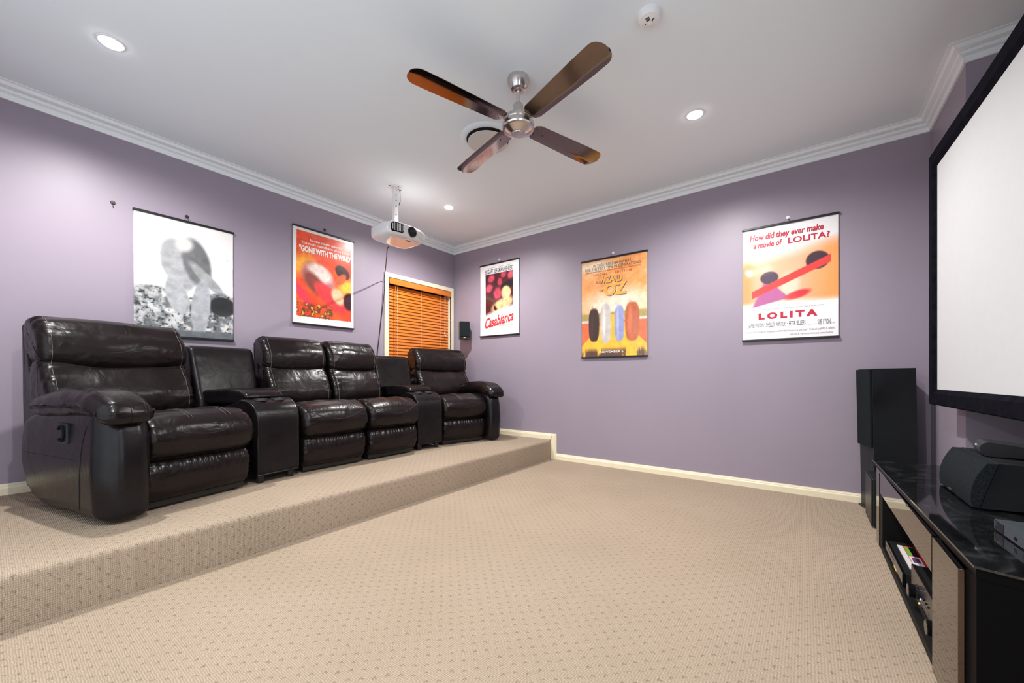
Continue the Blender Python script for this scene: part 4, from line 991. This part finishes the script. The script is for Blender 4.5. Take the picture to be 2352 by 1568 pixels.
MB().box(0.18, 0.28, -0.0012, 0.002, 0.058, 0.064).build('trim_line', M['silver'], rc)
for xx in (0.03, 0.30):
    for yy in (0.03, 0.32): MB().lathe([(0.015, 0), (0.017, 0.013)], (xx, yy, 0), 16).build('foot', M['blackplastic'], rc)

# centre speaker: grille front curved back at the top; splayed sides
cs = thing('centre_speaker', 'wide black centre speaker with curved cloth grille lying on the cabinet', 'speaker', (-1.335, -4.300, CT), PI)
gp = [(-0.001, 0.006)] + [(0.000-0.012*math.sin(PI*k/10*0.6)+0.048*(k/10)**2, 0.006+0.158*k/10) for k in range(11)]
prof_g = [(y, z) for y, z in gp]
b = MB(); poly = prof_g + [(0.060, 0.164), (0.018, 0.006)]
b.prism(poly, 0.0, 0.405, 'yz'); b.build('grille', M['cloth'], cs, ang=30)
body = [(0.020, 0.004), (0.062, 0.166), (0.270, 0.158), (0.270, 0.012)]
v = [(0.002, y, z) for y, z in body[:2]] + [(0.03, y, z) for y, z in body[2:]] + [(0.403, y, z) for y, z in body[:2]] + [(0.375, y, z) for y, z in body[2:]]
MB().add(v, [(0, 1, 2, 3), (7, 6, 5, 4), (0, 4, 5, 1), (1, 5, 6, 2), (2, 6, 7, 3), (3, 7, 4, 0)]).build('speaker_cabinet', M['ash'], cs)
b = MB()
for k, (a, c) in enumerate(((0.180, 0.012), (0.194, 0.006), (0.203, 0.009), (0.214, 0.006))): b.box(a, a+c, -0.0135, -0.010, 0.020+0.002*(k % 2), 0.0245+0.003*(k % 2))
b.build('badge', M['silver'], cs)
for xx in (0.05, 0.34):
    for yy in (0.05, 0.22): MB().box(xx, xx+0.02, yy, yy+0.02, 0, 0.012).build('foot', M['blackplastic'], cs)
# small device with rounded nose and a long tapering tail on the centre speaker
sd = thing('signal_receiver', 'small dark grey device with rounded nose resting on the centre speaker', 'device', (-1.455, -4.368, CT+0.163), PI - math.radians(6))
pr = []
for k in range(13):
    a = PI*1.5 - PI*k/12*1.0; pr.append((0.028 + 0.028*math.cos(a), 0.031 + 0.027*math.sin(a)))
tail = [(0.08, 0.052), (0.14, 0.042), (0.20, 0.036), (0.21, 0.030), (0.21, 0.010), (0.10, 0.006)]
MB().prism(pr + tail, 0.0, 0.120, 'yz').build('device_body', M['gunmetal'], sd, ang=30)
MB().prism([(a*0.98+0.001, c*0.96+0.001) for a, c in pr+tail], 0.1195, 0.1225, 'yz').build('side_cap', M['blackplastic'], sd)
b = MB(); b.box(0.121, 0.1235, 0.105, 0.150, 0.014, 0.030, 0.001); b.build('port_recess', M['matte'], sd)
b = MB(); b.lathe([(0.003, 0), (0.003, 0.0015)], (0.1235, 0.135, 0.022), 10, M=Matrix.Rotation(PI/2, 4, 'Y')); b.lathe([(0.0025, 0), (0.0025, 0.0015)], (0.1235, 0.142, 0.021), 10, M=Matrix.Rotation(PI/2, 4, 'Y')); b.build('port_pin', M['silver'], sd)
MB().box(0.050, 0.064, -0.0012, 0.004, 0.036, 0.042).build('label_mark', M['offwhite'], sd)
MB().box(0.01, 0.11, 0.03, 0.18, 0.0, 0.007).build('rubber_base', M['matte'], sd)
# silver set-top box
st = thing('set_top_box', 'small silver grey set top box near the front of the marble cabinet top', 'media box', (-1.985, -4.291, CT), PI + math.radians(2))
st_poly = [(0, 0), (0.125, 0)] + [(0.145-0.02+0.02*math.sin(PI/2*k/6), 0.02-0.02*math.cos(PI/2*k/6)) for k in range(1, 7)] + [(0.145, 0.145), (0, 0.145)]
st_poly = [(0, 0), (0.165, 0)] + [(0.165+0.025*math.sin(PI/2*k/6), 0.025-0.025*math.cos(PI/2*k/6)) for k in range(1, 7)] + [(0.19, 0.19), (0, 0.19)]
MB().prism(st_poly, 0.004, 0.034).build('box_case', M['silver'], st, ang=40)
MB().box(0.001, 0.060, -0.001, 0.004, 0.006, 0.032).build('display_window', M['glassy'], st)
MB().box(0.007, 0.014, -0.0016, 0.002, 0.024, 0.029).build('display_mark', M['silver'], st); MB().box(0.007, 0.016, -0.0016, 0.002, 0.018, 0.0205).build('display_mark', M['silver'], st)
MB().box(0.002, 0.006, -0.0018, 0.0, 0.006, 0.032).build('edge_strip', M['silver'], st)
b = MB(); b.box(0.125, 0.140, -0.0015, 0.002, 0.013, 0.021); b.build('usb_port', M['matte'], st)
MB().box(0.02, 0.17, 0.02, 0.17, 0.0, 0.005).build('rubber_base', M['matte'], st)
MB().lathe([(0.003, 0.034), (0.002, 0.0352)], (0.14, 0.05, 0), 10).build('top_light', M['offwhite'], st)
